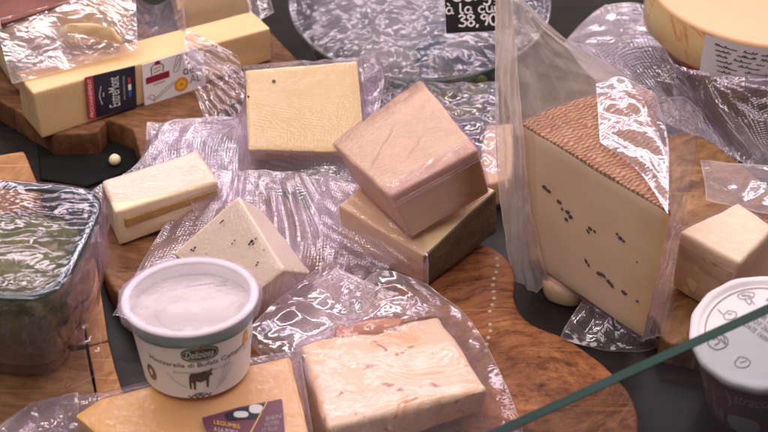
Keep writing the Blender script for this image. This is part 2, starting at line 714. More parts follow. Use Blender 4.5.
def bvh_of(names):
    V, Fc = [], []
    for nme in names:
        vs, fs = SOLID[nme]
        o = len(V)
        V.extend([tuple(v) for v in vs])
        Fc.extend([[i + o for i in f] for f in fs])
    return BVHTree.FromPolygons(V, Fc) if V else None


def film(name, parent, m, corners, t=(), r=(), b=(), l=(), over=(), nu=70, nv=60, relax=40, eps=0.12, crease=0.25,
         cscale=3.0, seed=1, lift=0.0, folds=(), solid=None, axis=None, touchamp=0.3, mat3d=False, pleat=()):
    """a sheet of clear film.  corners/sides: (x, y, z) = photo position and height (or 3-D points if mat3d);
    corners run far-left, far-right, near-right, near-left.  It falls (along -axis) on the solids in `over`."""
    cv = (lambda q: np.asarray(q, float)) if mat3d else (lambda q: P(*q))
    rnd = random.Random(seed)
    c = [cv(q) for q in corners]
    side = lambda a, mid, z, n: resample(catmull([a] + [cv(q) for q in mid] + [z], 10), n)
    T, R, B, Lf = side(c[0], t, c[1], nu), side(c[1], r, c[2], nv), side(c[3], b, c[2], nu), side(c[0], l, c[3], nv)
    u = np.linspace(0, 1, nu)[None, :, None]
    v = np.linspace(0, 1, nv)[:, None, None]
    G = (1 - v) * T[None] + v * B[None] + (1 - u) * Lf[:, None] + u * R[:, None] \
        - ((1 - u) * (1 - v) * c[0] + u * (1 - v) * c[1] + u * v * c[2] + (1 - u) * v * c[3])
    ax = unit(axis) if axis is not None else np.array([0, 0, 1.0])
    touch = np.zeros((nv, nu))
    lu = np.linalg.norm(np.diff(G, axis=1), axis=2).mean() * (nu - 1)
    lv = np.linalg.norm(np.diff(G, axis=0), axis=2).mean() * (nv - 1)
    UU = np.broadcast_to(np.linspace(0, lu, nu)[None, :], (nv, nu))
    VV = np.broadcast_to(np.linspace(0, lv, nv)[:, None], (nv, nu))
    h = np.zeros((nv, nu))
    obs = np.full((nv, nu), -1e3)
    if over:
        tree = bvh_of(over)
        for i in range(nv):
            for j in range(nu):
                o = G[i, j] + ax * 60
                hit = tree.ray_cast(Vector(o), Vector(-ax), 200)
                if hit[0] is not None:
                    obs[i, j] = 60 - hit[3] + eps
        h = np.maximum(h, obs)
        lim = np.maximum(obs, 0.0)
        for k in range(relax):
            a = h.copy()
            a[1:-1, 1:-1] = 0.25 * (h[:-2, 1:-1] + h[2:, 1:-1] + h[1:-1, :-2] + h[1:-1, 2:])
            a[0, 1:-1] = 0.5 * (h[0, :-2] + h[0, 2:])
            a[-1, 1:-1] = 0.5 * (h[-1, :-2] + h[-1, 2:])
            a[1:-1, 0] = 0.5 * (h[:-2, 0] + h[2:, 0])
            a[1:-1, -1] = 0.5 * (h[:-2, -1] + h[2:, -1])
            h = np.maximum(lim, a)
        touch = np.clip(1 - (h - obs - eps) / 0.5, 0, 1)
        for k in range(10):
            m_ = h.copy()
            m_[1:-1, 1:-1] = (h[1:-1, 1:-1] * 2 + h[:-2, 1:-1] + h[2:, 1:-1] + h[1:-1, :-2] + h[1:-1, 2:]) / 6
            h = np.maximum(m_, np.maximum(obs - eps * .4, 0))
    # creases
    waves = []
    for k in range(9):
        an = rnd.uniform(0, math.pi)
        fr = 1.0 / (cscale * rnd.uniform(0.5, 2.2))
        waves.append((math.cos(an) * fr, math.sin(an) * fr, rnd.random(), rnd.uniform(0.4, 1.0), rnd.uniform(0, 50)))
    D = np.zeros((nv, nu))
    for i in range(nv):
        for j in range(nu):
            x, y = UU[i, j], VV[i, j]
            wob = noise.noise(Vector((x * 0.25, y * 0.25, seed * 1.7))) * 1.2
            s = 0
            for (ax_, ay_, ph, am, so) in waves:
                mk = max(0.0, noise.noise(Vector((x * 0.16 + so, y * 0.16, so))) + 0.15)
                s += am * mk * (tri(x * ax_ + y * ay_ + ph + wob * 0.22) - 0.5)
            for (dirx, diry, per, am) in pleat:
                ph = (x * dirx + y * diry) / per + 0.9 * noise.noise(Vector((x * .12 + 7, y * .12, seed))) + .25 * wob
                kk = math.floor(ph)
                s += am / crease * (tri(ph) - .5) * (.25 + .75 * abs(noise.noise(Vector((kk * 3.7, seed, x * dirx * .1 + y * .08)))) * 2)
            for (fx, fy, nf, am, fall) in folds:
                du, dv = x / lu - fx, (y / lv - fy) * lv / lu
                rr = math.hypot(du, dv) * lu
                an = math.atan2(dv, du)
                s += am / crease * (tri(an * nf / (2 * math.pi) + wob * 0.15) - 0.5) * min(1, rr / 1.2) * math.exp(-rr / fall) if crease else 0
            D[i, j] = s
    k = crease * (1 - (1 - touchamp) * touch)
    ed = np.minimum(np.minimum(np.arange(nu)[None, :], nu - 1 - np.arange(nu)[None, :]), np.minimum(np.arange(nv)[:, None], nv - 1 - np.arange(nv)[:, None])) / 5.0
    D = D * k * np.clip(0.35 + ed, 0, 1)
    hh = h + D + lift
    if over:
        hh = np.maximum(hh, obs - eps * 0.5)
    G = G + hh[..., None] * ax
    V = G.reshape(-1, 3)
    fs = []
    for i in range(nv - 1):
        for j in range(nu - 1):
            a0 = i * nu + j
            fs.append((a0 + nu, a0 + nu + 1, a0 + 1, a0))
    uv = np.stack([UU.ravel(), VV.ravel()], axis=1)
    rim = np.zeros((nv, nu))
    rim[0, :] = rim[-1, :] = rim[:, 0] = rim[:, -1] = 1
    return build(name, V, fs, m, parent, uv=uv, attr={'touch': touch.ravel(), 'rim': rim.ravel()}, solid=solid)


def shell(name, solids, parent, m, off=0.12, seed=3, amp=0.08, freq=0.8, touch=0.9, grow=None):
    """film clinging round a block: its own surface pushed outwards, crinkled"""
    V, Fc = [], []
    for s_ in solids:
        vs, fs = SOLID[s_]
        o = len(V)
        V.extend(vs)
        Fc.extend([[i + o for i in f] for f in fs])
    bm = bmesh.new()
    bv = [bm.verts.new(tuple(v)) for v in V]
    for f in Fc:
        try:
            bm.faces.new([bv[i] for i in f])
        except ValueError:
            pass
    if len(solids) > 1:
        r = bmesh.ops.convex_hull(bm, input=list(bm.verts))
        bmesh.ops.delete(bm, geom=[e for e in r['geom_interior'] if isinstance(e, bmesh.types.BMVert)], context='VERTS')
    for k in range(2):
        long = [e for e in bm.edges if e.calc_length() > 0.55]
        if long:
            bmesh.ops.subdivide_edges(bm, edges=long, cuts=1, use_grid_fill=True)
    bm.normal_update()
    mv = []
    for v in bm.verts:
        q = v.co * freq + Vector((seed * 3.3, seed, 0))
        d = off + abs(noise.noise(q)) * amp + abs(noise.noise(q * 2.7)) * amp * 0.6
        mv.append(v.co + v.normal * d)
    for v, p in zip(bm.verts, mv):
        v.co = p
    o = from_bm(name, bm, m, parent, sharp=None)
    a = o.data.attributes.new('touch', 'FLOAT', 'POINT')
    a.data.foreach_set('value', [touch] * len(o.data.vertices))
    return o


# ------------------------------------------------------------------ print and lettering
def text2d(s, shear=0.0):
    cu = bpy.data.curves.new('lettering_curve', 'FONT')
    cu.body = s
    cu.resolution_u = 3
    cu.shear = shear
    o = bpy.data.objects.new('lettering_tmp', cu)
    COL.objects.link(o)
    dg = bpy.context.evaluated_depsgraph_get()
    me = bpy.data.meshes.new_from_object(o.evaluated_get(dg))
    vs = np.array([v.co[:2] for v in me.vertices], float) if len(me.vertices) else np.zeros((0, 2))
    fs = [tuple(p.vertices) for p in me.polygons]
    bpy.data.objects.remove(o)
    bpy.data.curves.remove(cu)
    bpy.data.meshes.remove(me)
    return vs, fs


def fit2d(vs, box, rot=0):
    x0, y0, x1, y1 = box
    v = vs.copy()
    if rot == 90:
        v = np.stack([-v[:, 1], v[:, 0]], axis=1)
    lo, hi = v.min(0), v.max(0)
    v = (v - lo) / np.maximum(hi - lo, 1e-9)
    return v * [x1 - x0, y1 - y0] + [x0, y0]


class Flat:
    def __init__(self, q, n):
        self.q, self.n = [np.asarray(p) for p in q], unit(n)

    def __call__(self, s, t, h):
        return quadpt(self.q, s, t) + self.n * h


class Cone:
    """wrap round a cup: s = angle from the front (radians, + to the right), t = height 0..1"""
    def __init__(self, centre, r0, r1, height, R=None, front=-math.pi / 2):
        self.c, self.r0, self.r1, self.H, self.R, self.f = np.asarray(centre), r0, r1, height, (np.eye(3) if R is None else R), front

    def __call__(self, s, t, h):
        r = self.r0 + (self.r1 - self.r0) * t + h
        a = self.f + s
        return self.c + self.R @ np.array([r * math.cos(a), r * math.sin(a), self.H * t])


def decal(name, mp, v2, fs, h, m, parent):
    vs = [mp(s, t, h) for s, t in v2]
    return build(name, vs, fs, m, parent, smooth=False)


def grid2d(box, nu=12, nv=4):
    x0, y0, x1, y1 = box
    vs = [(x0 + (x1 - x0) * i / nu, y0 + (y1 - y0) * j / nv) for j in range(nv + 1) for i in range(nu + 1)]
    fs = [(j * (nu + 1) + i, j * (nu + 1) + i + 1, (j + 1) * (nu + 1) + i + 1, (j + 1) * (nu + 1) + i) for j in range(nv) for i in range(nu)]
    return np.array(vs), fs


def disc2d(cx, cy, rx, ry, n=28, sq=2.0):
    vs = [(cx, cy)]
    NRG = 6
    for g in range(1, NRG + 1):
        for k in range(n):
            a = 2 * math.pi * k / n
            c, s_ = math.cos(a), math.sin(a)
            w = g / NRG
            vs.append((cx + w * rx * math.copysign(abs(c) ** (2 / sq), c), cy + w * ry * math.copysign(abs(s_) ** (2 / sq), s_)))
    fs = [(0, k + 1, (k + 1) % n + 1) for k in range(n)]
    for g in range(NRG - 1):
        for k in range(n):
            p, q = 1 + g * n + k, 1 + g * n + (k + 1) % n
            fs.append((p, p + n, q + n, q))
    return np.array(vs), fs


def stroke2d(lines, w):
    """pen strokes: polylines in 2-D widened to ribbons"""
    V, Fc = [], []
    for ln in lines:
        p = catmull([np.array(q, float) for q in ln], 5) if len(ln) > 2 else np.array(ln, float)
        o = len(V)
        n = len(p)
        for i in range(n):
            d = p[min(i + 1, n - 1)] - p[max(i - 1, 0)]
            d = d / (np.linalg.norm(d) + 1e-9)
            nn = np.array([-d[1], d[0]]) * w / 2
            V += [p[i] + nn, p[i] - nn]
        for i in range(n - 1):
            Fc.append((o + 2 * i, o + 2 * i + 1, o + 2 * i + 3, o + 2 * i + 2))
    return np.array(V), Fc


def merge2d(lst):
    V, Fc = [], []
    for vs, fs in lst:
        o = len(V)
        V += [tuple(v) for v in vs]
        Fc += [tuple(i + o for i in f) for f in fs]
    return np.array(V), Fc


GLY = {  # chalk letters, unit height for a tall letter
    'G': [[(.62, .85), (.4, 1), (.12, .8), (.05, .4), (.25, .05), (.55, .1), (.62, .42), (.38, .42)]],
    'o': [[(.3, .6), (.08, .45), (.08, .15), (.3, 0), (.5, .15), (.5, .45), (.3, .6)]],
    'r': [[(.1, .6), (.12, 0)], [(.12, .35), (.3, .58), (.45, .55)]],
    'g': [[(.5, .55), (.25, .6), (.08, .4), (.12, .12), (.35, .08), (.5, .3), (.52, .58)], [(.52, .5), (.5, -.2), (.3, -.38), (.1, -.25)]],
    'n': [[(.1, .6), (.12, 0)], [(.12, .35), (.28, .58), (.45, .5), (.47, 0)]],
    'a': [[(.5, .5), (.28, .6), (.08, .4), (.1, .1), (.3, 0), (.48, .2), (.5, .55), (.52, .1), (.66, 0)]],
    'l': [[(.12, 1), (.1, .3), (.18, 0), (.35, .05)]],
    'c': [[(.5, .5), (.3, .6), (.08, .4), (.1, .12), (.3, 0), (.52, .1)]],
    'u': [[(.08, .6), (.1, .15), (.28, 0), (.46, .2), (.48, .6)], [(.48, .6), (.5, .1), (.62, 0)]],
    'i': [[(.1, .58), (.12, .08), (.25, 0)], [(.1, .82), (.13, .88)]],
    'z': [[(.05, .58), (.5, .58), (.05, .02), (.52, .02)]],
    '3': [[(.08, .85), (.3, 1), (.5, .8), (.25, .55), (.55, .35), (.4, .02), (.05, .1)]],
    '8': [[(.48, .85), (.28, 1), (.1, .8), (.3, .55), (.52, .25), (.3, 0), (.08, .22), (.3, .55), (.5, .78), (.48, .88)]],
    ',': [[(.12, .12), (.12, .02), (.05, -.15)]],
    '9': [[(.48, .8), (.28, 1), (.08, .75), (.25, .55), (.48, .75), (.5, .9), (.48, .4), (.35, 0)]],
    '0': [[(.28, 1), (.06, .7), (.08, .25), (.3, 0), (.52, .3), (.48, .8), (.28, 1)]],
    "`": [[(.15, .95), (.32, .75)]],
    ' ': [],
}
ADV = {'l': .42, 'i': .34, ',': .34, ' ': .4, 'r': .5, 'G': .76, 'a': .68, "`": 0}


def chalk(s, x, y, h, w):
    lines = []
    cx = x
    for ch in s:
        for ln in GLY[ch]:
            lines.append([(cx + p[0] * h, y + p[1] * h) for p in ln])
        cx += ADV.get(ch, .62) * h
    return stroke2d(lines, w)


def scribble(x0, y0, width, h, seed):
    """illegible handwriting: joined loops, broken into words"""
    rn = random.Random(seed)
    lines, x = [], x0
    while x < x0 + width:
        wl = rn.uniform(0.10, 0.22) * 1.0
        pts = []
        k = 0
        xx = x
        while xx < min(x + wl, x0 + width):
            up = rn.choice([0.55, 0.6, 1.0, 0.5])
            pts += [(xx, y0 + rn.uniform(0, .1) * h), (xx + 0.012, y0 + up * h), (xx + 0.02, y0 + up * .5 * h)]
            xx += rn.uniform(0.018, 0.03)
        if len(pts) > 2:
            lines.append(pts)
        x = xx + rn.uniform(0.03, 0.06)
    return lines


# ------------------------------------------------------------------ materials in use
M = {}
M['counter_plain'] = plain('dark_counter', (0.026, 0.020, 0.019), 0.30, 0.25, spec=0.22, scale=14, bumpv=0.05)
def counter_mat():
    m, nt, out = mat('dark_counter_smudged')
    co = objco(nt)
    n = noise_tex(nt, co, 9, 5, 0.65, 0.6)
    ms = nt.nodes.new('ShaderNodeMapping')
    ms.inputs['Rotation'].default_value = (0, 0, 0.5)
    ms.inputs['Scale'].default_value = (3, 160, 3)
    L(nt, co, ms.inputs['Vector'])
    s_ = noise_tex(nt, ms.outputs[0], 1.0, 3, 0.6)
    c = ramp(nt, math_node(nt, 'ADD', math_node(nt, 'MULTIPLY', n, .7), math_node(nt, 'MULTIPLY', s_, .3)), [(0.35, (.013, .010, .010)), (0.65, (.034, .027, .026))])
    r = math_node(nt, 'ADD', 0.16, math_node(nt, 'MULTIPLY', n, 0.35))
    nb = bump(nt, s_, 0.06, 0.001)
    b = principled(nt, out, Base__Color=c, Roughness=r, Normal=nb)
    b.inputs['Specular IOR Level'].default_value = 0.13
    return m


M['counter'] = counter_mat()
M['olive'] = wood_mat('olive_wood', (0.16, 0.047, 0.019), (0.43, 0.17, 0.072), knot=(P(541, 386, 2)[0] * S, P(541, 386, 2)[1] * S, 0.02), ring=150, stretch=(1.0, 1.35, 0.3), rot=0.5)
M['olive_b'] = wood_mat('olive_wood_pale', (0.17, 0.07, 0.028), (0.40, 0.22, 0.10), ring=90, stretch=(1, 1, 0.3), rot=-0.6, warp=0.05)
M['board'] = wood_mat('brown_board_wood', (0.15, 0.06, 0.028), (0.34, 0.16, 0.08), ring=90, rot=0.3, warp=0.02)
M['board_d'] = wood_mat('dark_brown_board_wood', (0.11, 0.042, 0.020), (0.27, 0.125, 0.062), ring=90, rot=0.3, warp=0.02)
M['crate'] = wood_mat('orange_pine', (0.36, 0.15, 0.055), (0.55, 0.28, 0.12), ring=130, rot=-1.3, warp=0.01)
M['crate_d'] = wood_mat('brown_pine', (0.19, 0.09, 0.045), (0.34, 0.18, 0.095), ring=130, rot=0.2, warp=0.01)

M['gruyere'] = cheese_mat('pressed_yellow_cheese', (0.70, 0.45, 0.235), (0.77, 0.53, 0.295), 0.4, 0.6)
M['pale_yellow'] = cheese_mat('pale_yellow_cheese', (0.88, 0.70, 0.44), (0.93, 0.78, 0.53), 0.42, 0.8)
M['golden'] = cheese_mat('golden_hard_cheese', (0.74, 0.43, 0.17), (0.80, 0.50, 0.22), 0.42, 0.8)
M['ivory'] = cheese_mat('ivory_cheese', (0.74, 0.54, 0.31), (0.82, 0.63, 0.38), 0.5, 1.2)
M['tomme'] = cheese_mat('butter_yellow_cheese', (0.88, 0.68, 0.34), (0.92, 0.73, 0.40), 0.42, 0.4, specks=((0.25, 0.13, 0.06), 34, 0.10, 0.9), scale=25)
M['beige'] = cheese_mat('pinkish_beige_cheese', (0.66, 0.43, 0.27), (0.77, 0.54, 0.365), 0.5, 1.3, scale=35, blotch=((0.50, 0.30, 0.18), 18, 0.56))
M['grey_rind'] = cheese_mat('grey_brown_rind', (0.075, 0.052, 0.035), (0.20, 0.14, 0.09), 0.7, 3.0, sss=0.05, scale=90)
M['cream'] = cheese_mat('cream_cheese_paste', (0.82, 0.64, 0.45), (0.88, 0.72, 0.53), 0.5, 0.8)
M['ochre_rind'] = cheese_mat('ochre_rind', (0.34, 0.18, 0.06), (0.55, 0.34, 0.14), 0.65, 2.0, sss=0.05, scale=80)
M['spotted'] = cheese_mat('white_cheese_with_dark_specks', (0.87, 0.75, 0.57), (0.91, 0.81, 0.64), 0.5, 1.0, blotch=((0.20, 0.13, 0.08), 75, 0.655), scale=40)
M['marbled'] = cheese_mat('cream_cheese_with_red_marbling', (0.76, 0.57, 0.43), (0.82, 0.66, 0.52), 0.5, 1.2,
                          blotch=((0.76, 0.47, 0.29), 38, 0.54, (0.46, 0.20, 0.15), 70, 0.60), scale=30)
M['red_rind'] = cheese_mat('reddish_meat_crust', (0.40, 0.13, 0.09), (0.66, 0.36, 0.25), 0.5, 2.0, sss=0.1, scale=80)
M['wedge'] = cheese_mat('ivory_pecorino_paste', (0.72, 0.57, 0.345), (0.79, 0.65, 0.415), 0.45, 0.35, scale=18)
M['wheel'] = cheese_mat('smooth_orange_cream_cheese', (0.68, 0.385, 0.225), (0.72, 0.425, 0.255), 0.45, 0.4, scale=25)
M['wheel_side'] = cheese_mat('wheel_side_rind', (0.72, 0.48, 0.22), (0.80, 0.60, 0.33), 0.45, 0.8, blotch=((0.62, 0.13, 0.07), 24, 0.57), scale=40)
M['orange_ch'] = cheese_mat('golden_orange_cheese', (0.84, 0.50, 0.15), (0.90, 0.60, 0.22), 0.42, 0.6, scale=40)
M['maroon'] = cheese_mat('maroon_rind', (0.13, 0.035, 0.03), (0.26, 0.09, 0.07), 0.6, 2.0, sss=0.0, scale=70)
M['blue_ch'] = cheese_mat('blue_veined_cheese', (0.10, 0.105, 0.115), (0.24, 0.23, 0.22), 0.5, 2.0, blotch=((0.03, 0.06, 0.09), 18, 0.50), scale=40)
M['herb'] = cheese_mat('herb_crust', (0.045, 0.06, 0.015), (0.20, 0.20, 0.07), 0.7, 3.5, sss=0.0, scale=150, blotch=((0.30, 0.24, 0.15), 60, 0.55))
M['green'] = cheese_mat('olive_green', (0.10, 0.10, 0.02), (0.24, 0.22, 0.05), 0.3, 0.5, sss=0.05)
M['pepper'] = plain('peppercorn', (0.035, 0.022, 0.018), 0.6, 0.4, scale=300)


def rind_basket():
    m, nt, out = mat('basket_pressed_rind')
    tc = nt.nodes.new('ShaderNodeTexCoord')
    sx = nt.nodes.new('ShaderNodeSeparateXYZ')
    L(nt, tc.outputs['UV'], sx.inputs[0])
    co = tc.outputs['Object']
    wob = noise_tex(nt, co, 60, 3, 0.6)
    n2 = noise_tex(nt, co, 130, 4, 0.7)
    u = math_node(nt, 'ADD', sx.outputs[0], math_node(nt, 'MULTIPLY', wob, 0.65))
    v = math_node(nt, 'ADD', sx.outputs[1], math_node(nt, 'MULTIPLY', wob, 0.5))
    vr = math_node(nt, 'DIVIDE', v, 0.62)
    fr = math_node(nt, 'FRACT', vr)
    par = math_node(nt, 'SUBTRACT', math_node(nt, 'MULTIPLY', math_node(nt, 'MODULO', math_node(nt, 'FLOOR', vr), 2.0), 2.0), 1.0)
    us = math_node(nt, 'ADD', u, math_node(nt, 'MULTIPLY', math_node(nt, 'MULTIPLY', par, fr), 0.12))
    tick = math_node(nt, 'SINE', math_node(nt, 'MULTIPLY', us, 2 * math.pi / 0.34))
    row = math_node(nt, 'SINE', math_node(nt, 'MULTIPLY', fr, math.pi))
    pat = math_node(nt, 'MULTIPLY', math_node(nt, 'ADD', tick, 0.55), math_node(nt, 'POWER', row, 0.6))
    f = math_node(nt, 'ADD', math_node(nt, 'ADD', 0.40, math_node(nt, 'MULTIPLY', pat, 0.22)), math_node(nt, 'MULTIPLY', math_node(nt, 'SUBTRACT', n2, 0.5), 0.7))
    col = ramp(nt, f, [(0.16, (0.17, 0.055, 0.016)), (0.42, (0.46, 0.19, 0.060)), (0.74, (0.74, 0.43, 0.19))])
    nb = bump(nt, pat, 0.8, 0.002)
    nb = bump(nt, n2, 0.45, 0.002, nb)
    principled(nt, out, Base__Color=col, Roughness=0.6, Normal=nb)
    return m


M['basket'] = rind_basket()
M['film'] = film_mat('clear_film', haze=0.16, touch_haze=0.05, rough=0.13, crinkle=0.4)
M['vac'] = film_mat('embossed_vacuum_film', haze=0.27, touch_haze=0.05, rough=0.14, emboss=0.30, pitch=0.29, crinkle=0.22, base=0.16, gloss=.9)
M['soft'] = film_mat('milky_bag_film', haze=0.20, touch_haze=0.05, rough=0.14, crinkle=0.2, cscale=35, base=.11, hazecol=(.88, .78, .80), tint=(.95, .90, .91))
M['haze_bag'] = film_mat('hazy_standing_bag', haze=0.52, touch_haze=0.1, rough=0.16, crinkle=0.3, cscale=24, hazecol=(.90, .78, .72), tint=(.97, .92, .90), gloss=.7, base=.06)
M['cling'] = film_mat('cling_film', haze=0.03, touch_haze=0.03, rough=0.09, crinkle=0.22, gloss=0.32, base=0.025, cscale=24)
M['shine'] = film_mat('shiny_silvery_film', haze=0.16, touch_haze=0.15, rough=0.14, crinkle=0.3, gloss=0.7, base=0.16, emboss=0.35, pitch=0.36, cscale=25, tint=(.86, .76, .86))
M['glint'] = film_mat('shiny_crumpled_film', haze=0.16, touch_haze=0.08, rough=0.16, crinkle=0.15, gloss=0.7, base=0.09, cscale=25, facet=0.3)
M['cover'] = film_mat('taut_silvery_cover_film', haze=0.09, touch_haze=0.06, rough=0.2, crinkle=0.12, gloss=0.3, base=0.07, cscale=30, facet=0.45)
M['wrap'] = film_mat('tight_wrap', haze=0.05, touch_haze=0.05, rough=0.13, crinkle=0.8, gloss=0.5, base=0.07, cscale=120)
M['lidfilm'] = film_mat('tub_lid_film', haze=0.24, touch_haze=0.08, rough=0.08, crinkle=0.05, gloss=0.05, base=0.010, cscale=40)
M['clear'] = clear_mat('clear_plastic', haze=0.06)
M['dish'] = clear_mat('greenish_glass', tint=(0.88, 0.93, 0.92), base=0.05)
M['dish_edge'] = plain('glass_rim', (0.02, 0.055, 0.05), 0.12, 0.1, spec=0.7)
M['pane'] = clear_mat('counter_glass', tint=(0.80, 0.83, 0.84), base=0.035, gloss=0.8, rough=0.02, haze=0.05, hazecol=(0.6, 0.5, 0.58))  # lilac haze colour paints a faint reflection onto the glass
M['pane_edge'] = plain('glass_cut_edge', (0.013, 0.038, 0.035), 0.5, 0.15, spec=0.15)
M['white'] = plain('white_plastic', (0.84, 0.80, 0.82), 0.35, 0.02, scale=20, bumpv=0.02)
M['label_white'] = plain('white_paper', (0.80, 0.76, 0.79), 0.5, 0.03)
M['teal'] = plain('teal_print', (0.06, 0.25, 0.23), 0.4, 0.05)
M['dkgreen'] = plain('dark_green_print', (0.025, 0.085, 0.035), 0.4, 0.05)
M['green_ink'] = plain('green_ink', (0.04, 0.20, 0.07), 0.4, 0.05)
M['black_ink'] = plain('black_ink', (0.025, 0.022, 0.025), 0.5, 0.05)
M['grey_ink'] = plain('grey_ink', (0.30, 0.27, 0.28), 0.5, 0.05)
M['pale_ink'] = plain('pale_grey_ink', (0.52, 0.48, 0.48), 0.5, 0.05)
M['white_ink'] = plain('white_ink', (0.82, 0.80, 0.82), 0.5, 0.02)
M['red'] = plain('red_print', (0.55, 0.035, 0.045), 0.4, 0.05)
M['blue'] = plain('blue_print', (0.03, 0.12, 0.42), 0.4, 0.05)
M['navy'] = plain('navy_print', (0.018, 0.020, 0.038), 0.4, 0.08)
M['wine'] = plain('wine_red_print', (0.28, 0.018, 0.04), 0.4, 0.05)
M['orange_ink'] = plain('orange_print', (0.75, 0.27, 0.03), 0.4, 0.05)
M['yellow_ink'] = plain('yellow_print', (0.80, 0.50, 0.06), 0.4, 0.05)
M['purple'] = plain('dusty_purple_print', (0.155, 0.045, 0.085), 0.45, 0.1)
M['slate'] = plain('black_slate', (0.012, 0.011, 0.012), 0.55, 0.2)
M['chalk'] = plain('chalk_white', (0.80, 0.74, 0.80), 0.9, 0.05)
M['paper'] = plain('pale_grey_paper', (0.62, 0.58, 0.62), 0.6, 0.04)
M['gap_shade'] = plain('gap_shade_black', (0.010, 0.009, 0.010), 0.8, 0.2, spec=.12)
M['cup_purple'] = plain('plum_plastic', (0.21, 0.085, 0.12), 0.35, 0.1)
M['lid'] = plain('pinkish_white_lid', (0.74, 0.66, 0.72), 0.32, 0.04, scale=25, bumpv=0.03)
M['pale_dot'] = plain('pale_dots', (0.58, 0.43, 0.32), 0.4, 0.05)
M['milk'] = cheese_mat('white_mozzarella', (0.60, 0.56, 0.52), (0.66, 0.62, 0.575), 0.25, 0.3, sss=0.3, scale=15)

# ================================================================== PLACES
# ------------------------------------------------------------------ setting
vs, fs = [(-160, -75, 0), (160, -75, 0), (160, 140, 0), (-160, 140, 0)], [(0, 1, 2, 3)]
cnt = build('counter', vs, fs, M['counter'], smooth=False)
cnt['kind'] = 'structure'


def px_prism(name, px, ztop, zbot, m, parent=None, bevel=0.25, amp=0.05, seed=0, solid=None, smooth_out=0, sub=3, seg=3):
    top = [P(x, y, ztop) for x, y in px]
    if smooth_out:
        top = list(catmull(top, smooth_out, closed=True))
    bot = [np.array([p[0], p[1], zbot]) for p in top]
    return prism(name, top, bot, m, parent, bevel=bevel, amp=amp, seed=seed, solid=solid, sub=sub, seg=seg)


# wooden boards
def board(name, label, px, ztop, zbot, m, solid, seed, **kw):
    loc = np.mean([P(x, y, zbot) for x, y in px], axis=0)
    o = px_prism(name, px, ztop, zbot, m, solid=solid, seed=seed, **kw)
    tag(o, label, 'wooden board')
    return o


boardA = board('olive_wood_board', 'reddish olive wood serving board with a knot and a row of pale dots',
               [(372, 300), (400, 262), (450, 240), (490, 246), (514, 268), (515, 300), (530, 322), (566, 338), (606, 366), (634, 402), (632, 445), (560, 490), (440, 500), (345, 450), (315, 380), (335, 330)],
               2.0, 0.0, M['olive'], 'boardA', 1, smooth_out=6, bevel=0.3)
boardB = board('olive_wood_board', 'brown round-ended wooden board under the speckled white cheese and the mozzarella tub',
               [(97, 246), (104, 224), (150, 190), (250, 185), (330, 225), (350, 280), (320, 345), (255, 372), (180, 368), (128, 310), (106, 276)],
               2.0, 0.0, M['board'], 'boardB', 2, smooth_out=6, bevel=0.3)
boardC = board('olive_wood_board', 'brown olive wood board under the tall wedge and the small cheese at right',
               [(552, 268), (560, 215), (640, 160), (690, 132), (770, 190), (830, 280), (800, 340), (730, 352), (690, 346), (664, 340), (655, 320), (620, 300)],
               2.0, 0.0, M['olive_b'], 'boardC', 3, smooth_out=5, bevel=0.25)
boardD = board('wooden_board', 'brown wooden board under the long yellow cheese block with two labels',
               [(-30, 84), (20, 112), (52, 134), (97, 132), (107, 119), (132, 128), (141, 158), (166, 146), (225, 108), (300, 62), (262, 22), (100, 30)],
               2.3, 0.0, M['board_d'], 'boardD', 4, bevel=0.2, smooth_out=0)
dots = []  # small raised pale dots in a row along the board
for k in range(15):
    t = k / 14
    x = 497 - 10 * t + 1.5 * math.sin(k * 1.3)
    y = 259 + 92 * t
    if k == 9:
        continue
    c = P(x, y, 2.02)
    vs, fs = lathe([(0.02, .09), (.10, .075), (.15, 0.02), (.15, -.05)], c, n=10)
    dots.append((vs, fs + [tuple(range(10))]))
boardA_root = boardA
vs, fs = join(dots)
build('dot_row', vs, fs, M['pale_dot'], boardA)

blk = px_prism('gap_shade_sheet', [(36, 126), (100, 140), (108, 126), (138, 134), (143, 165), (85, 186), (40, 178)], 0.3, 0.0, M['gap_shade'], solid='blk', sub=1)  # black sheet put in for the dark shade of the gap
tag(blk, 'black sheet painting the shade in the gap before the long yellow cheese block', 'board')
vs, fs = lathe([(0.01, .55), (.25, .5), (.42, .3), (.46, .1), (.40, -.12), (.2, -.28), (0.01, -.3)], P(115, 161, .6), n=20)
o = build('cheese_ball', vs, fs, M['cream'])
tag(o, 'tiny pale cheese ball lying on the dark gap sheet', 'cheese')
wb = px_prism('wooden_block', [(-30, 160), (24, 150), (40, 189), (30, 205), (-30, 225)], 5.0, 0.0, M['crate'], sub=2)
tag(wb, 'orange wooden block behind the wrapped glass dish', 'wooden block')

crate = thing('wooden_crate', 'orange and brown slatted wooden crate under the wrapped glass dish', 'crate', P(50, 380, 0))
px_prism('rail', [(77, 262), (95, 258), (108, 340), (88, 345)], 2.1, 0, M['crate'], crate, bevel=0.12, sub=2)
px_prism('rail', [(88, 346.5), (108, 341.5), (124, 398), (99, 404)], 2.15, 0, M['crate'], crate, bevel=0.12, sub=2)
px_prism('plank', [(-60, 372), (86, 348), (97, 403), (70, 425), (-60, 452)], 2.0, 0, M['crate_d'], crate, bevel=0.15, sub=2)
px_prism('plank', [(-60, 320), (80, 296), (86, 344), (-60, 368)], 2.0, 0, M['crate_d'], crate, bevel=0.15, sub=2, solid='crate')


def base_of(c):
    b = np.mean(c, axis=0).copy()
    b[2] = c[:, 2].min()
    return b


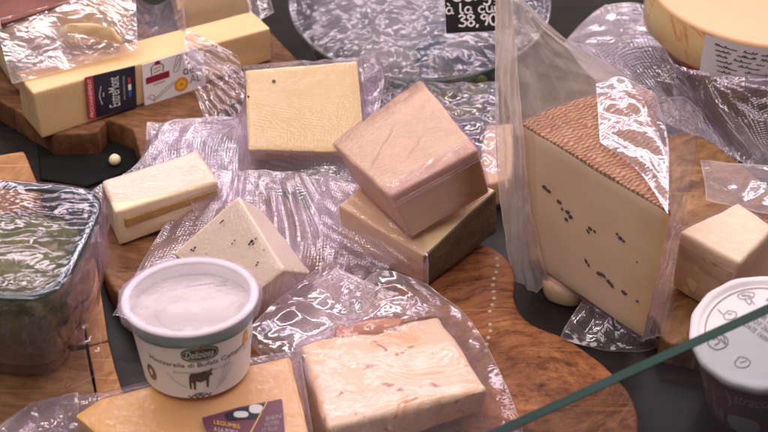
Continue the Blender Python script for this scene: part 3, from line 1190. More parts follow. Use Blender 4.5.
def tinge(m, p, direction, d0, d1, col):
    nt = m.node_tree
    pr = next(n for n in nt.nodes if n.type == 'BSDF_PRINCIPLED')
    src = pr.inputs['Base Color'].links[0].from_socket
    co = objco(nt)
    dp = nt.nodes.new('ShaderNodeVectorMath')
    dp.operation = 'DOT_PRODUCT'
    L(nt, co, dp.inputs[0])
    dp.inputs[1].default_value = tuple(direction)
    mr = nt.nodes.new('ShaderNodeMapRange')
    mr.inputs['From Min'].default_value = d0
    mr.inputs['From Max'].default_value = d1
    nz = noise_tex(nt, co, 40, 4, 0.6)
    L(nt, math_node(nt, 'ADD', dp.outputs['Value'], math_node(nt, 'MULTIPLY', math_node(nt, 'SUBTRACT', nz, 0.5), 0.03)), mr.inputs['Value'])
    L(nt, mixc(nt, mr.outputs[0], src, col), pr.inputs['Base Color'])


# ------------------------------------------------------------------ long labelled block
cE = fitbox({0: (33, 93), 1: (270, 28), 2: (252, 11), 3: (15, 71), 4: (42, 139), 5: (272, 60)}, (4, 2.5), 5)
E = thing('cheese_block', 'long yellow cheese block with a navy printed label and a white label', 'cheese', base_of(cE))
hexblock('cheese', cE, M['gruyere'], E, bevel=0.18, sub=4, amp=0.04, seed=1, solid='E')
fq = [cE[4], cE[5], cE[1], cE[0]]           # front face, left-bottom first
fn = np.cross(fq[1] - fq[0], fq[3] - fq[0])
fn = unit(fn if fn[1] < 0 else -fn)


def face_quad(px, off):
    p0 = np.mean(fq, axis=0) + fn * off
    return [onplane(x, y, p0, fn) for x, y in px]


lq = face_quad([(88.5, 120), (137, 107), (135, 66), (85, 78)], 0.16)
lab = Flat(lq, fn)
LB = build('label', [lab(s, t, h) for h in (0, -.12) for s, t in ((0, 0), (1, 0), (1, 1), (0, 1))], [(0, 1, 2, 3), (7, 6, 5, 4), (0, 4, 5, 1), (1, 5, 6, 2), (2, 6, 7, 3), (3, 7, 4, 0)], M['navy'], E, smooth=False)
decal('red_band', lab, *grid2d((0, 0, .155, 1)), .012, M['red'], LB)
v, f = text2d('PROCHAINEMENT')
decal('lettering', lab, fit2d(v, (.045, .05, .115, .95), 90), f, .02, M['white_ink'], LB)
v, f = text2d('EntreMont')
decal('lettering', lab, fit2d(v, (.44, .16, .66, .86), 90), f, .02, M['white_ink'], LB)
v, f = text2d('PROFESSIONNEL')
decal('lettering', lab, fit2d(v, (.735, .27, .775, .84), 90), f, .02, M['pale_ink'], LB)
decal('lettering', lab, *stroke2d([[(.30, .28), (.255, .5), (.30, .72)], [(.335, .46), (.335, .56)]], .022), .02, M['pale_ink'], LB)
decal('blue_mark', lab, *grid2d((.84, .30, .90, .44), 2, 2), .02, M['blue'], LB)
decal('white_mark', lab, *grid2d((.84, .46, .90, .60), 2, 2), .02, M['white_ink'], LB)
decal('red_mark', lab, *grid2d((.84, .62, .90, .76), 2, 2), .02, M['red'], LB)
lq = face_quad([(145, 105.5), (206, 88), (204, 46), (142, 65)], 0.15)
lab = Flat(lq, fn)
LB = build('label', [lab(s, t, h) for h in (0, -.12) for s, t in ((0, 0), (1, 0), (1, 1), (0, 1))], [(0, 1, 2, 3), (7, 6, 5, 4), (0, 4, 5, 1), (1, 5, 6, 2), (2, 6, 7, 3), (3, 7, 4, 0)], M['label_white'], E, smooth=False)
decal('ribbon', lab, *merge2d([(np.array([(.04, .50), (.42, .50), (.42, .66), (.04, .66)]) + [[0, 0], [0, .02], [0, .02], [0, 0]], [(0, 1, 2, 3)])]), .015, M['wine'], LB)
decal('emblem', lab, *stroke2d([[(.14, .68), (.14, .86), (.20, .92), (.28, .90), (.33, .84), (.32, .70)], [(.17, .72), (.29, .76)], [(.17, .80), (.29, .84)], [(.15, .44), (.34, .46)]], .018), .015, M['wine'], LB)
decal('emblem', lab, *disc2d(.24, .94, .05, .05), .016, M['wine'], LB)
decal('drawing', lab, *stroke2d([[(.05, .16), (.16, .10), (.32, .26), (.50, .40)], [(.05, .16), (.12, .22), (.18, .12)], [(.16, .10), (.14, .04), (.30, .17), (.52, .36)],
                                 [(.48, .62), (.56, .95), (.62, .90), (.55, .60), (.48, .62)], [(.52, .70), (.60, .90)]], .014), .015, M['grey_ink'], LB)
v, f = text2d('L')
decal('lettering', lab, fit2d(v, (.70, .70, .77, .98)), f, .015, M['wine'], LB)
v, f = text2d('de')
decal('lettering', lab, fit2d(v, (.64, .46, .82, .68)), f, .015, M['black_ink'], LB)
v, f = text2d('AL')
decal('lettering', lab, fit2d(v, (.74, .22, .92, .42)), f, .015, M['black_ink'], LB)
decal('seal', lab, *disc2d(.60, .26, .115, .17), .014, M['orange_ink'], LB)
decal('seal', lab, *disc2d(.60, .26, .075, .11), .02, M['yellow_ink'], LB)
decal('seal', lab, *disc2d(.60, .26, .035, .045), .026, M['orange_ink'], LB)

# ------------------------------------------------------------------ cheeses behind it
c = fitbox({0: (3, 27), 1: (131, -14), 4: (18, 92), 5: (132, 57)}, (4, 2.5), 7, depth=8)
C1 = thing('packed_cheese', 'large pale cheese block with maroon rind behind the long labelled block', 'cheese', base_of(c))
hexblock('cheese', c, M['ivory'], C1, bevel=0.25, sub=4, amp=0.10, seed=2, solid='C1')
slab('rind', [c[0] + (0, -.05, 0), c[1] + (0, -.05, 0), c[2], c[3]], 0.35, M['maroon'], C1, seed=3, amp=0.12, centre=c.mean(0))
crumb = P(86, 40, 7.2)
cc = np.array([P(54, 40, 7.4), P(122, 42, 7.2), P(112, 24, 8.8), P(66, 22, 9.0), P(66, 54, 5.9), P(122, 50, 5.9), P(114, 38, 6.8), P(58, 36, 6.8)])
cc[4:] += np.array([0, .8, 0])
hexblock('broken_corner', cc, M['ivory'], C1, bevel=0.45, sub=3, amp=0.25, seed=9)
film('film', C1, M['glint'], [(0, 24, 9), (60, 30, 8), (100, 52, 6.8), (16, 74, 6.6)], t=[(30, 27, 8.6)], l=[(8, 50, 7.6)], r=[(70, 46, 7.2)], b=[(58, 65, 6.7)], nu=36, nv=30, crease=0.14, cscale=3.4, seed=21, relax=10)
film('film', C1, M['soft'], [(-6, 20, 9.6), (135, -16, 9.9), (138, 50, 6.5), (12, 84, 6.4)], nu=60, nv=36, crease=0.1, cscale=3.6, seed=22, over=['C1'], axis=(-.3, -.8, .45))
film('film', C1, M['glint'], [(128, -10, 6), (182, -12, 6), (186, 30, 6), (132, 46, 6)], t=[(155, 6, 3)], b=[(158, 38, 5)], nu=36, nv=30, crease=0.4, cscale=2.5, seed=23)

c = fitbox({0: (178, -10), 1: (252, -16), 4: (180, 40), 5: (253, 32)}, (4, 2.5), 6, depth=6)
C2 = thing('packed_cheese', 'small pale cheese block behind the right end of the long labelled block', 'cheese', base_of(c))
hexblock('cheese', c, M['cream'], C2, bevel=0.2, sub=3, amp=0.06, seed=4, solid='C2')
film('film', C2, M['soft'], [(245, -12, 7), (268, -8, 6), (274, 12, 5), (252, 26, 5)], nu=20, nv=20, crease=0.4, cscale=1.6, seed=24)
film('wrap_end', E, M['glint'], [(186, 29, 6.5), (238, 56, 6.0), (246, 126, 3.0), (206, 124, 2.7)], t=[(213, 42, 6.3)], l=[(184, 58, 6.4), (196, 94, 4.2)], r=[(247, 92, 4.2)], over=['E'],
     axis=(0.15, -.75, .65), nu=50, nv=60, crease=0.55, cscale=1.7, seed=25, touchamp=.7)

# ------------------------------------------------------------------ butter-yellow square
c = fitbox({0: (248, 150), 1: (366, 153), 2: (357, 61), 3: (245, 70), 4: (250, 159), 5: (364, 162)}, (4, 3.2), 3, tiltw=.5)
c[6][2] = c[7][2] = 2.3
Y3 = thing('packed_cheese', 'butter yellow square cheese with one dark speck, leaning in clear film', 'cheese', base_of(c))
hexblock('cheese', c, M['tomme'], Y3, bevel=0.15, sub=4, amp=0.04, seed=5, solid='Y3')
tq = [c[0], c[1], c[2], c[3]]
tn = unit(np.cross(c[1] - c[0], c[3] - c[0]))
sp = Flat(tq, tn)
v, f = disc2d(.25, .83, .018, .022, 12)
decal('dark_speck', sp, v, f, .06, M['pepper'], Y3)
v, f = disc2d(.02, .66, .010, .013, 10)
decal('dark_speck', sp, v, f, .06, M['pepper'], Y3)
film('bag', Y3, M['vac'], [(243, 66, 8.0), (374, 57, 7.8), (374, 190, 3.4), (150, 176, 2.8)], t=[(300, 61, 8.4)], r=[(384, 80, 6.6), (372, 150, 4.4)], b=[(250, 190, 3.0)], l=[(240, 118, 4.6), (163, 124, 3.2)],
     over=['Y3'], nu=110, nv=80, crease=1.0, cscale=2.6, seed=31, relax=12, touchamp=0.02, pleat=[(.15, 1, 3.0, .30)], axis=(0, -.35, .93))
film('bag_end', Y3, M['glint'], [(360, 58, 8.4), (392, 40, 8.6), (386, 95, 5), (368, 112, 5)], nu=24, nv=30, crease=0.6, cscale=1.4, seed=32)

# ------------------------------------------------------------------ pinkish square on top of a grey-rinded one
c5 = fitbox({0: (424, 256), 1: (495, 190), 3: (338, 205), 4: (423, 286), 5: (495, 231)}, (4, 2.2), 3.5, tiltw=1)
C5 = thing('packed_cheese', 'grey-rinded cheese slab in embossed film beneath the pinkish square cheese', 'cheese', base_of(c5))
hexblock('cheese', c5, M['ivory'], C5, bevel=0.2, sub=4, amp=0.06, seed=6, solid='C5')
slab('rind', [c5[4], c5[5], c5[1], c5[0]], 0.12, M['grey_rind'], C5, inner=.05, seed=7, centre=c5.mean(0))
c4 = fitbox({0: (390, 197), 1: (479, 149), 2: (420, 77), 3: (331, 144), 4: (412, 240), 5: (491, 193)}, (4, 5.5), 4, tiltw=.5)
C4 = thing('packed_cheese', 'pinkish beige square cheese in tight glittering film, stacked on a grey-rinded slab', 'cheese', base_of(c4))
M['beige4'] = cheese_mat('pinkish_beige_cheese_brown_edge', (0.655, 0.45, 0.28), (0.76, 0.555, 0.375), 0.5, 1.3, scale=35, blotch=((0.55, 0.34, 0.21), 18, 0.57))
e4 = unit(c4[2] - c4[1])
s4 = float((lerp(c4[2], c4[3], .5) - base_of(c4)) @ e4) * S
tinge(M['beige4'], None, e4, s4 - .012, s4 + .004, (.36, .20, .11))
hexblock('cheese', c4, M['beige4'], C4, bevel=0.3, sub=4, amp=0.08, seed=8, solid='C4')
fr = [c4[4], c4[5], c4[1], c4[0]]
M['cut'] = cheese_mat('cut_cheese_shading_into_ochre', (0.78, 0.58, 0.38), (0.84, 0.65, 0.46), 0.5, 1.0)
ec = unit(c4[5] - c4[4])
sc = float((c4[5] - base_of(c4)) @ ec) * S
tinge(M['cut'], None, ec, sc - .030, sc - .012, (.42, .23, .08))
slab('cut_face', subquad(fr, .03, .08, .97, .86), 0.05, M['cut'], C4, inner=.05, seed=11, centre=c4.mean(0), amp=.02)
c4n = unit(np.cross(c4[1] - c4[0], c4[3] - c4[0]))
f4 = Flat(c4[:4], c4n)
rn = random.Random(31)
M['scuff'] = plain('brown_scuff', (0.53, 0.33, 0.20), 0.6, 0.2)
for (s0, t0, s1_, t1_) in ((.10, .45, .50, .70), (.35, .95, .95, .88), (.40, .30, .66, .44)):
    ln = [(lerp(s0, s1_, k / 7) + rn.uniform(-.012, .012), lerp(t0, t1_, k / 7) + rn.uniform(-.012, .012)) for k in range(8)]
    decal('scuff', f4, *stroke2d([ln], .005), .08, M['scuff'], C4)
shell('wrap', ['C4'], C4, M['wrap'], off=.13, seed=4, amp=.10)
film('wrap_edge', C4, M['film'], [tuple(lerp(c4[0], c4[3], .12) + (0, 0, .3)), tuple(lerp(c4[1], c4[2], .12) + (0, 0, .3)), tuple(lerp(c4[1], c4[5], .2) + (0, -.3, .1)), tuple(lerp(c4[0], c4[4], .2) + (0, -.3, .1))],
     mat3d=True, over=['C4'], axis=(.1, -.6, .8), nu=60, nv=14, crease=.12, cscale=.9, seed=41, touchamp=.8)
film('bag', C5, M['vac'], [(322, 172, 4.5), (420, 210, 6), (428, 290, 2.3), (340, 288, 2.4)], t=[(345, 180, 5.4)], r=[(428, 256, 5.3)], b=[(390, 282, 2.2)], l=[(312, 225, 3.2)],
     over=['C5', 'boardA'], axis=(-.25, -.35, .9), nu=80, nv=70, crease=.7, cscale=1.6, seed=42, relax=16, touchamp=.3)

# ------------------------------------------------------------------ left pair
c6 = fitbox({0: (115, 212), 1: (219, 181), 2: (197, 150), 3: (102, 181), 4: (119, 247), 5: (222, 207)}, (4, 2.2), 3, tiltw=1)
C6 = thing('packed_cheese', 'ivory oblong cheese with ochre rind strip in clear bag, left of the yellow square', 'cheese', base_of(c6))
hexblock('cheese', c6, M['cream'], C6, bevel=0.25, sub=4, amp=0.06, seed=13, solid='C6')
fr = [c6[4], c6[5], c6[1], c6[0]]
slab('rind', subquad(fr, .08, .50, .97, .74), 0.14, M['ochre_rind'], C6, inner=.05, seed=14, centre=c6.mean(0), amp=.03)
film('bag', C6, M['vac'], [(147, 122, 2.8), (268, 118, 3.0), (240, 208, 2.8), (88, 243, 2.2)], t=[(205, 117, 3.4)], r=[(268, 165, 2.8)], b=[(168, 233, 2.1)], l=[(140, 160, 2.6), (88, 196, 2.3)],
     over=['C6', 'boardB'], nu=100, nv=80, crease=.9, cscale=2.4, seed=51, relax=14, touchamp=.12, pleat=[(.5, .9, 3.4, .25)])

c7 = fitbox({0: (232, 312), 1: (284, 270), 2: (238, 196), 3: (173, 253), 5: (312, 273)}, (5, 4.4), 3, tiltw=.3)
c7[4][2] = max(c7[4][2], 2.1)
C7 = thing('packed_cheese', 'white cheese with dark specks in an embossed vacuum bag behind the mozzarella tub', 'cheese', base_of(c7))
hexblock('cheese', c7, M['spotted'], C7, bevel=0.2, sub=4, amp=0.05, seed=15, solid='C7')
c7n = unit(np.cross(c7[1] - c7[0], c7[3] - c7[0]))
rn = random.Random(12)
for (x, y, s_, n_) in ((221, 223, .8, 3), (194, 249, .9, 3), (232, 244, .7, 2), (250, 243, 1.0, 4), (255, 241, .8, 2), (256, 265, .8, 2), (264, 250, .5, 1), (210, 262, .5, 1)):
    c = onplane(x, y, np.mean(c7[:4], axis=0) + c7n * .06, c7n)
    e1 = unit(c7[2] - c7[3])
    e2 = np.cross(c7n, e1)
    for k in range(n_):
        o_ = c + e1 * rn.uniform(-.3, .3) * (n_ > 1) + e2 * rn.uniform(-.12, .12) * (n_ > 1)
        vs, fs = lathe([(0.01, 1), (.7, .7), (1, 0), (.7, -.7), (.01, -1)], np.zeros(3), n=10)
        build('dark_speck', [o_ + e1 * v[0] * .09 * s_ * rn.uniform(.8, 1.5) + e2 * v[1] * .055 * s_ + c7n * v[2] * .03 for v in vs], fs, M['pepper'], C7)
film('bag', C7, M['vac'], [(200, 172, 4.0), (335, 178, 3.8), (345, 298, 2.4), (112, 315, 2.1)], t=[(268, 170, 4.6)], r=[(392, 222, 3.2), (384, 275, 2.6)], b=[(240, 345, 2.1)], l=[(160, 232, 2.9), (132, 280, 2.3)],
     over=['C7', 'boardB', 'boardA'], nu=120, nv=90, crease=1.0, cscale=2.6, seed=52, relax=16, touchamp=.06, folds=[(.42, .12, 7, .30, 4), (.80, .80, 7, .25, 3)])

# ------------------------------------------------------------------ marbled cheese, front centre
c9 = fitbox({0: (326, 428), 1: (489, 388), 2: (438, 314), 3: (299, 343), 4: (335, 462), 5: (484, 412)}, (4, 2.3), 3, tiltw=1)
for k in (6, 7):
    c9[k][2] = 2.1
C9 = thing('packed_cheese', 'cream cheese slab with red marbling in a loose clear bag, front centre', 'cheese', base_of(c9))
hexblock('cheese', c9, M['marbled'], C9, bevel=0.42, seg=3, sub=4, amp=0.10, seed=16, solid='C9', freq=.3)
q = [lerp(c9[3], c9[2], .30) , lerp(c9[3], c9[2], .72), lerp(c9[2], c9[3], .28) + (0, .5, -.5), lerp(c9[3], c9[2], .3) + (0, .5, -.5)]
q[0], q[1] = q[0] + (0, -.55, 0), q[1] + (0, -.55, 0)
cr = np.array([q[0] + (0, 0, .10), q[1] + (0, 0, .06), q[1] + (.5, .95, .28), q[0] + (-.4, .95, .32), q[0] - (0, 0, 1.2), q[1] - (0, 0, 1.2), q[1] + (.5, .95, -1.3), q[0] + (-.4, .95, -1.3)])
hexblock('crust', cr, M['red_rind'], C9, bevel=.3, sub=3, amp=.18, freq=.9, seed=17, solid='C9r')
film('bag', C9, M['soft'], [(330, 257, 4.4), (428, 284, 4.2), (528, 446, 2.1), (296, 452, 2.2)], t=[(352, 285, 3.4), (384, 270, 5.6)], r=[(472, 322, 3.0), (506, 385, 2.3)], l=[(252, 327, 4.4), (272, 372, 3.0)], b=[(410, 470, 2.1)],
     over=['C9', 'C9r', 'boardA'], nu=110, nv=100, crease=.34, cscale=2.6, seed=53, relax=30, touchamp=.12, folds=[(.45, .30, 9, .2, 3.5)])
film('bag_mouth', C9, M['vac'], [(262, 318, 3.0), (335, 268, 3.3), (440, 312, 3.4), (300, 352, 3.2)], nu=60, nv=40, crease=.6, cscale=2.2, seed=54, over=['boardA'])

# ------------------------------------------------------------------ golden wedge, front left
pt = [P(74, 415, 4.6), P(100, 398, 4.6), P(180, 378, 4.8), P(262, 362, 4.9), P(290, 356, 4.9), P(318, 470, 4.9), P(150, 480, 4.6)]
pb = [np.array([p[0], p[1], 0.1]) for p in pt]
C10 = thing('packed_cheese', 'golden wedge of cheese with a purple label below the mozzarella tub', 'cheese', np.mean(pb, axis=0))
eg = unit(P(74, 415, 4.6) - P(210, 398, 4.8))
sg = float((P(74, 415, 4.6) - np.mean(pb, axis=0)) @ eg) * S
tinge(M['golden'], None, eg, sg - .075, sg - .030, (.84, .49, .13))
prism('cheese', pt, pb, M['golden'], C10, bevel=.25, amp=.05, sub=4, seed=3, solid='C10')
lbq = [P(202, 419, 4.98), P(240, 408, 5.0), P(282, 400, 5.05), P(286, 445, 5.05), P(212, 446, 5.0)]
zl = Vector((0, 0, 1))
LB = prism('label', [p + (0, 0, .10) for p in lbq], [p - (0, 0, .1) for p in lbq], M['purple'], C10, bevel=0, amp=0)


class PX:
    """label laid out flat on a level face"""
    def __init__(self, z):
        self.z = z

    def __call__(self, s, t, h):
        return P(s, t, self.z) + np.array([0, 0, h])


pl = PX(5.14)
decal('picture', pl, np.array([(224, 414), (238, 408.8), (266, 403.5), (257, 419), (228, 420)]), [(0, 1, 2, 3, 4)], .01, M['navy'], LB)
decal('picture', pl, *disc2d(241, 414.5, 7.5, 3.2, 16, 2.6), .02, M['paper'], LB)
decal('picture', pl, *disc2d(256, 409, 7, 4.5, 16, 2.6), .02, M['paper'], LB)
decal('divider', pl, *stroke2d([[(267, 402), (250, 434)]], 1.0), .02, M['yellow_ink'], LB)
v, f = text2d('LEGUMES')
v = fit2d(v, (0, 0, 1, 1))
decal('lettering', pl, np.stack([214 + 26 * v[:, 0] + 0 * v[:, 1], 424 + 5 * v[:, 0] - 4 * v[:, 1]], 1), f, .02, M['yellow_ink'], LB)
v, f = text2d('A LA POELE')
v = fit2d(v, (0, 0, 1, 1))
decal('lettering', pl, np.stack([214 + 24 * v[:, 0], 431 + 4 * v[:, 0] - 4 * v[:, 1]], 1), f, .02, M['pale_ink'], LB)
for k, w in enumerate(('BIEN', 'VOTRE', 'ET PLUS')):
    v, f = text2d(w)
    v = fit2d(v, (0, 0, 1, 1))
    decal('lettering', pl, np.stack([266 - 2 * k + 15 * v[:, 0], 421 + 6 * k - 3 * v[:, 0] - 4 * v[:, 1]], 1), f, .02, M['grey_ink'], LB)
film('bag', C10, M['film'], [(66, 404, 2.6), (300, 350, 3.6), (318, 462, 4), (-20, 452, 2.2)], t=[(104, 392, 4.4), (180, 373, 4.6), (245, 359, 4.8)], b=[(150, 470, 3.5)], l=[(40, 400, 2.4), (0, 425, 2.2)],
     over=['C10'], nu=90, nv=50, crease=.26, cscale=2.4, seed=55, relax=24, touchamp=.2)
film('bag_end', C10, M['soft'], [(30, 404, 2.4), (78, 392, 2.6), (80, 440, 2.4), (-30, 450, 2.2)], nu=30, nv=24, crease=.4, cscale=1.8, seed=56)

# ------------------------------------------------------------------ mozzarella tub
baseC = P(197.5, 367, 4.9)
zz = np.linspace(7, 13, 400)
rimC = P(190, 296, float(zz[np.argmin([abs(P(190, 296, z)[1] - baseC[1] - .45) for z in zz])]))
ax = unit(rimC - baseC)
q = Vector((0, 0, 1)).rotation_difference(Vector(ax)).to_matrix()
Rm = np.array(q)
Hc = float(np.linalg.norm(rimC - baseC))
d = np.linalg.norm(rimC - CAM)
rr = 68.0 * d / F
rb = 52.0 * np.linalg.norm(baseC - CAM) / F
TUB = thing('cheese_tub', 'round white mozzarella tub with a green oval logo and clear film top', 'tub', baseC)


def lathe_R(prof, c, R, n=72, **kw):
    vs, fs = lathe(prof, np.zeros(3), n=n, **kw)
    return [np.asarray(c) + R @ v for v in vs], fs


n = 72
rr_i = rr * .93
prof = [(rb * .3, .12), (rb * .94, .05), (rb, .18), (lerp(rb, rr_i, .5), Hc * .5), (rr_i, Hc * .97), (rr_i - .12, Hc * .97), (lerp(rb, rr_i, .45) - .1, Hc * .45), (0.05, Hc * .42)]
vs, fs = lathe_R(prof, baseC, Rm)
cap(vs, fs, 0, n, True)
BODY = build('body', vs, fs, M['white'], TUB)
BODY.data.set_sharp_from_angle(angle=math.radians(40))
rim_p = []
for k in range(11):
    a = 2 * math.pi * k / 10
    rim_p.append((rr - .24 + .24 * math.cos(a), Hc - .02 + .13 * math.sin(a)))
vs, fs = lathe_R(rim_p, baseC, Rm)
build('rim', vs, fs, M['white'], TUB)
vs, fs = lathe_R([(0.02, Hc * .92), (1.2, Hc * .91), (2.2, Hc * .87), (2.9, Hc * .80), (3.1, Hc * .5)], baseC + Rm @ np.array([.4, -.1, 0]), Rm, n=40)
vs = [v + np.array([0, 0, .05 * noise.noise(Vector(v * .5))]) for v in vs]
build('mozzarella', vs, fs, M['milk'], TUB)
vs, fs = lathe_R([(0.02, Hc * .84), (rr_i - .2, Hc * .84)], baseC, Rm, n=60)
m_, nt_, out_ = mat('cloudy_brine')
principled(nt_, out_, Base__Color=(.52, .485, .45), Roughness=.35)
build('brine', vs, fs, m_, TUB)
cone = Cone(baseC, rb, rr_i, Hc, Rm)
fa = math.atan2(*(np.linalg.inv(Rm) @ (CAM - baseC))[[1, 0]])    # angle that faces the camera
cone.f = fa
# teal band under the rim: deeper towards the sides
gv, gf = grid2d((-1.75, 0, 1.75, 1), 60, 4)
gv = np.stack([gv[:, 0], lerp(np.full(len(gv), .80) - .0 * gv[:, 0], np.full(len(gv), .955), gv[:, 1])], 1)
gv[:, 1] -= np.where(gv[:, 1] < .93, .05 * np.abs(np.sin(gv[:, 0])) , 0)
decal('teal_band', cone, gv, gf, .02, M['teal'], BODY)
v, f = disc2d(0.06, .685, .31, .105, 36, 2.6)
decal('logo_oval', cone, v, f, .022, M['dkgreen'], BODY)
v, f = stroke2d([[(0.06 + .285 * math.cos(a), .685 + .088 * math.sin(a)) for a in np.linspace(0, 2 * math.pi, 25)]], .012)
decal('logo_oval', cone, v, f, .028, M['pale_ink'], BODY)
v, f = text2d('Deliziosa', .35)
decal('lettering', cone, fit2d(v, (-.18, .635, .28, .735)), f, .03, M['white_ink'], BODY)
v, f = disc2d(0.08, .765, .03, .018, 12)
decal('logo_dot', cone, v, f, .03, M['red'], BODY)


def arc_text(s, x0, x1, y, h, m, dip=.10, shear=0):
    v, f = text2d(s, shear)
    v = fit2d(v, (x0, 0, x1, h))
    v = np.stack([v[:, 0], y + v[:, 1] + dip * ((v[:, 0] - .05) / .9) ** 2], 1)
    decal('lettering', cone, v, f, .024, m, BODY)


arc_text('Mozzarella di Bufala Campana', -.86, .98, .48, .085, M['black_ink'], dip=.03)
arc_text('Denominazione di Origine Protetta', -.42, .60, .40, .042, M['grey_ink'], dip=.02)
buf = np.array([(-.14, .20), (-.13, .30), (-.10, .335), (0, .335), (.08, .35), (.13, .345), (.20, .37), (.18, .32), (.20, .28), (.165, .285), (.145, .26), (.125, .14), (.10, .14), (.10, .235), (.02, .215), (-.04, .235), (-.055, .13), (-.08, .13), (-.085, .22), (-.105, .22), (-.11, .14), (-.135, .14)])
bmv = bmesh.new()
bv = [bmv.verts.new((a, b, 0)) for a, b in buf]
bmv.faces.new(bv)
bmesh.ops.triangulate(bmv, faces=list(bmv.faces))
bmv.verts.ensure_lookup_table()
bf = [tuple(v.index for v in f.verts) for f in bmv.faces]
bmv.verts.index_update()
bf = [tuple(v.index for v in f.verts) for f in bmv.faces]
bmv.free()
buf = buf * [1.25, 1.2] + [0, .01]
M['buffalo'] = plain('dark_brown_print', (.085, .068, .06), 0.5, 0.5, scale=220)
decal('buffalo_drawing', cone, buf, bf, .022, M['buffalo'], BODY)
decal('flourish', cone, *stroke2d([[(-.22, .075), (-.16, .05), (-.11, .08), (-.06, .05), (0, .075), (.05, .05), (.10, .085), (.16, .055), (.20, .09)], [(-.10, .09), (-.02, .10), (.06, .095)]], .016), .022, M['black_ink'], BODY)
decal('wheat_drawing', cone, *stroke2d([[(.30, .12), (.42, .30), (.52, .52)], [(.36, .15), (.50, .33), (.62, .58)], [(.42, .18), (.55, .30), (.66, .42)], [(-.55, .40), (-.40, .28), (-.22, .20)]], .012), .022, M['pale_ink'], BODY)
v, f = disc2d(.98, .60, .085, .135, 28)
decal('orange_seal', cone, v, f, .022, M['orange_ink'], BODY)
v, f = disc2d(.98, .60, .05, .08, 24)
decal('orange_seal', cone, v, f, .027, M['yellow_ink'], BODY)
v, f = disc2d(.98, .60, .022, .035, 20)
decal('orange_seal', cone, v, f, .031, M['orange_ink'], BODY)
v, f = disc2d(-.92, .30, .11, .115, 28)
decal('green_seal', cone, v, f, .022, M['green_ink'], BODY)
v, f = disc2d(-.92, .30, .075, .075, 24)
decal('green_seal', cone, v, f, .027, M['red'], BODY)
v, f = disc2d(-.92, .31, .035, .045, 20)
decal('green_seal', cone, v, f, .031, M['white_ink'], BODY)
# clear film lid with crimped skirt
prof = [(max(.02, rr * .97 * q_ / 26), Hc + .26 - .09 * (q_ / 26) ** 3) for q_ in range(27)] + [ (rr * 1.045, Hc + .02), (rr * 1.05, Hc - .25), (rr * 1.02, Hc - .62)]
vs, fs = lathe(prof, np.zeros(3), n=96)
out2 = []
for v in vs:
    r = math.hypot(v[0], v[1])
    a = math.atan2(v[1], v[0])
    k = max(0, (r / rr - .9) / .15)
    w = 1 + k * (.03 * noise.noise(Vector((math.cos(a) * 3, math.sin(a) * 3, 1))) + .012 * math.sin(a * 40))
    z = v[2] + (.02 * noise.noise(Vector((v[0] * .5, v[1] * .5, 4))) + .018 * abs(noise.noise(Vector((v[0] * .9, v[1] * .35, 8)))) ) * min(1, r) + (k * .12 * noise.noise(Vector((math.cos(a) * 6, math.sin(a) * 6, 9))))
    out2.append(baseC + Rm @ np.array([v[0] * w, v[1] * w, z]))
LID = build('film_lid', out2, fs, M['lidfilm'], TUB)


class LidMap:
    def __call__(self, s, t, h):
        return baseC + Rm @ np.array([s, t, Hc + .40 + h])


v, f = text2d('DA CONSUMARSI ENTRO IL 20.09')
v = fit2d(v, (-.4, 0, 2.1, .17))
an = .20
rot = np.array([[math.cos(an), math.sin(an)], [-math.sin(an), math.cos(an)]])
decal('lettering', LidMap(), v @ rot + [.10, .30], f, .03, M['black_ink'], LID)
v, f = text2d('L 17062 B')
v = fit2d(v, (1.0, -.30, 2.0, -.14))
decal('lettering', LidMap(), v @ rot + [.10, .30], f, .03, M['black_ink'], LID)

# ------------------------------------------------------------------ tall pecorino wedge in its standing bag
zt, zb = 12.0, 2.05
A, Bp, Ep = P(521, 125, zt), P(671, 215, zt), P(652, 93, zt)
arc = [P(548, 112, zt), P(580, 101, zt), P(615, 93.5, zt), P(638, 91.5, zt)]
Cb = P(643, 338, zb)
top = [A, Bp, Ep] + arc[::-1]
ctr = np.mean(top, axis=0)
bot = [np.array([ctr[0] + (p[0] - ctr[0]) * .97, ctr[1] + (p[1] - ctr[1]) * .97, zb]) for p in top]
bot[1] = Cb
bot[0] = P(531, 262, zb) * np.array([1, 1, 1])
WG = thing('packed_cheese', 'tall ivory cheese wedge with peppercorns and brown basket rind in a standing bag', 'cheese', [ctr[0], ctr[1], zb])
eAB = unit(Bp - A)
s1 = float((Bp - np.array([ctr[0], ctr[1], zb])) @ eAB) * S
tinge(M['wedge'], A, eAB, s1 - .026, s1 + .002, (.66, .47, .17))
prism('cheese', top, bot, M['wedge'], WG, bevel=.14, amp=.05, sub=4, seed=5, solid='WG')
# rind on the top, with the marks of the basket
bm = bmesh.new()
ins = [ctr + (p - ctr) * .995 for p in top]
tv = [bm.verts.new(tuple(p + np.array([0, 0, .16]))) for p in ins]
bvv = [bm.verts.new(tuple(p - np.array([0, 0, .2]))) for p in ins]
bm.faces.new(tv)
for i in range(len(tv)):
    j = (i + 1) % len(tv)
    bm.faces.new([tv[j], tv[i], bvv[i], bvv[j]])
bmesh.ops.recalc_face_normals(bm, faces=bm.faces)
bmesh.ops.triangulate(bm, faces=list(bm.faces))
for k in range(5):
    lg = [e for e in bm.edges if e.calc_length() > .45]
    if lg:
        bmesh.ops.subdivide_edges(bm, edges=lg, cuts=1)
        bmesh.ops.triangulate(bm, faces=[f for f in bm.faces if len(f.verts) > 3])
e1 = unit(Ep - A)
e2 = np.array([-e1[1], e1[0], 0])
for v in bm.verts:
    s_ = noise.noise(v.co * .9) * .07 + noise.noise(v.co * 2.6) * .05
    v.co.z += s_
bm.verts.index_update()
vs = [np.array(v.co) for v in bm.verts]
fs = [[v.index for v in f.verts] for f in bm.faces]
bm.free()
e1u = unit(Bp - A)
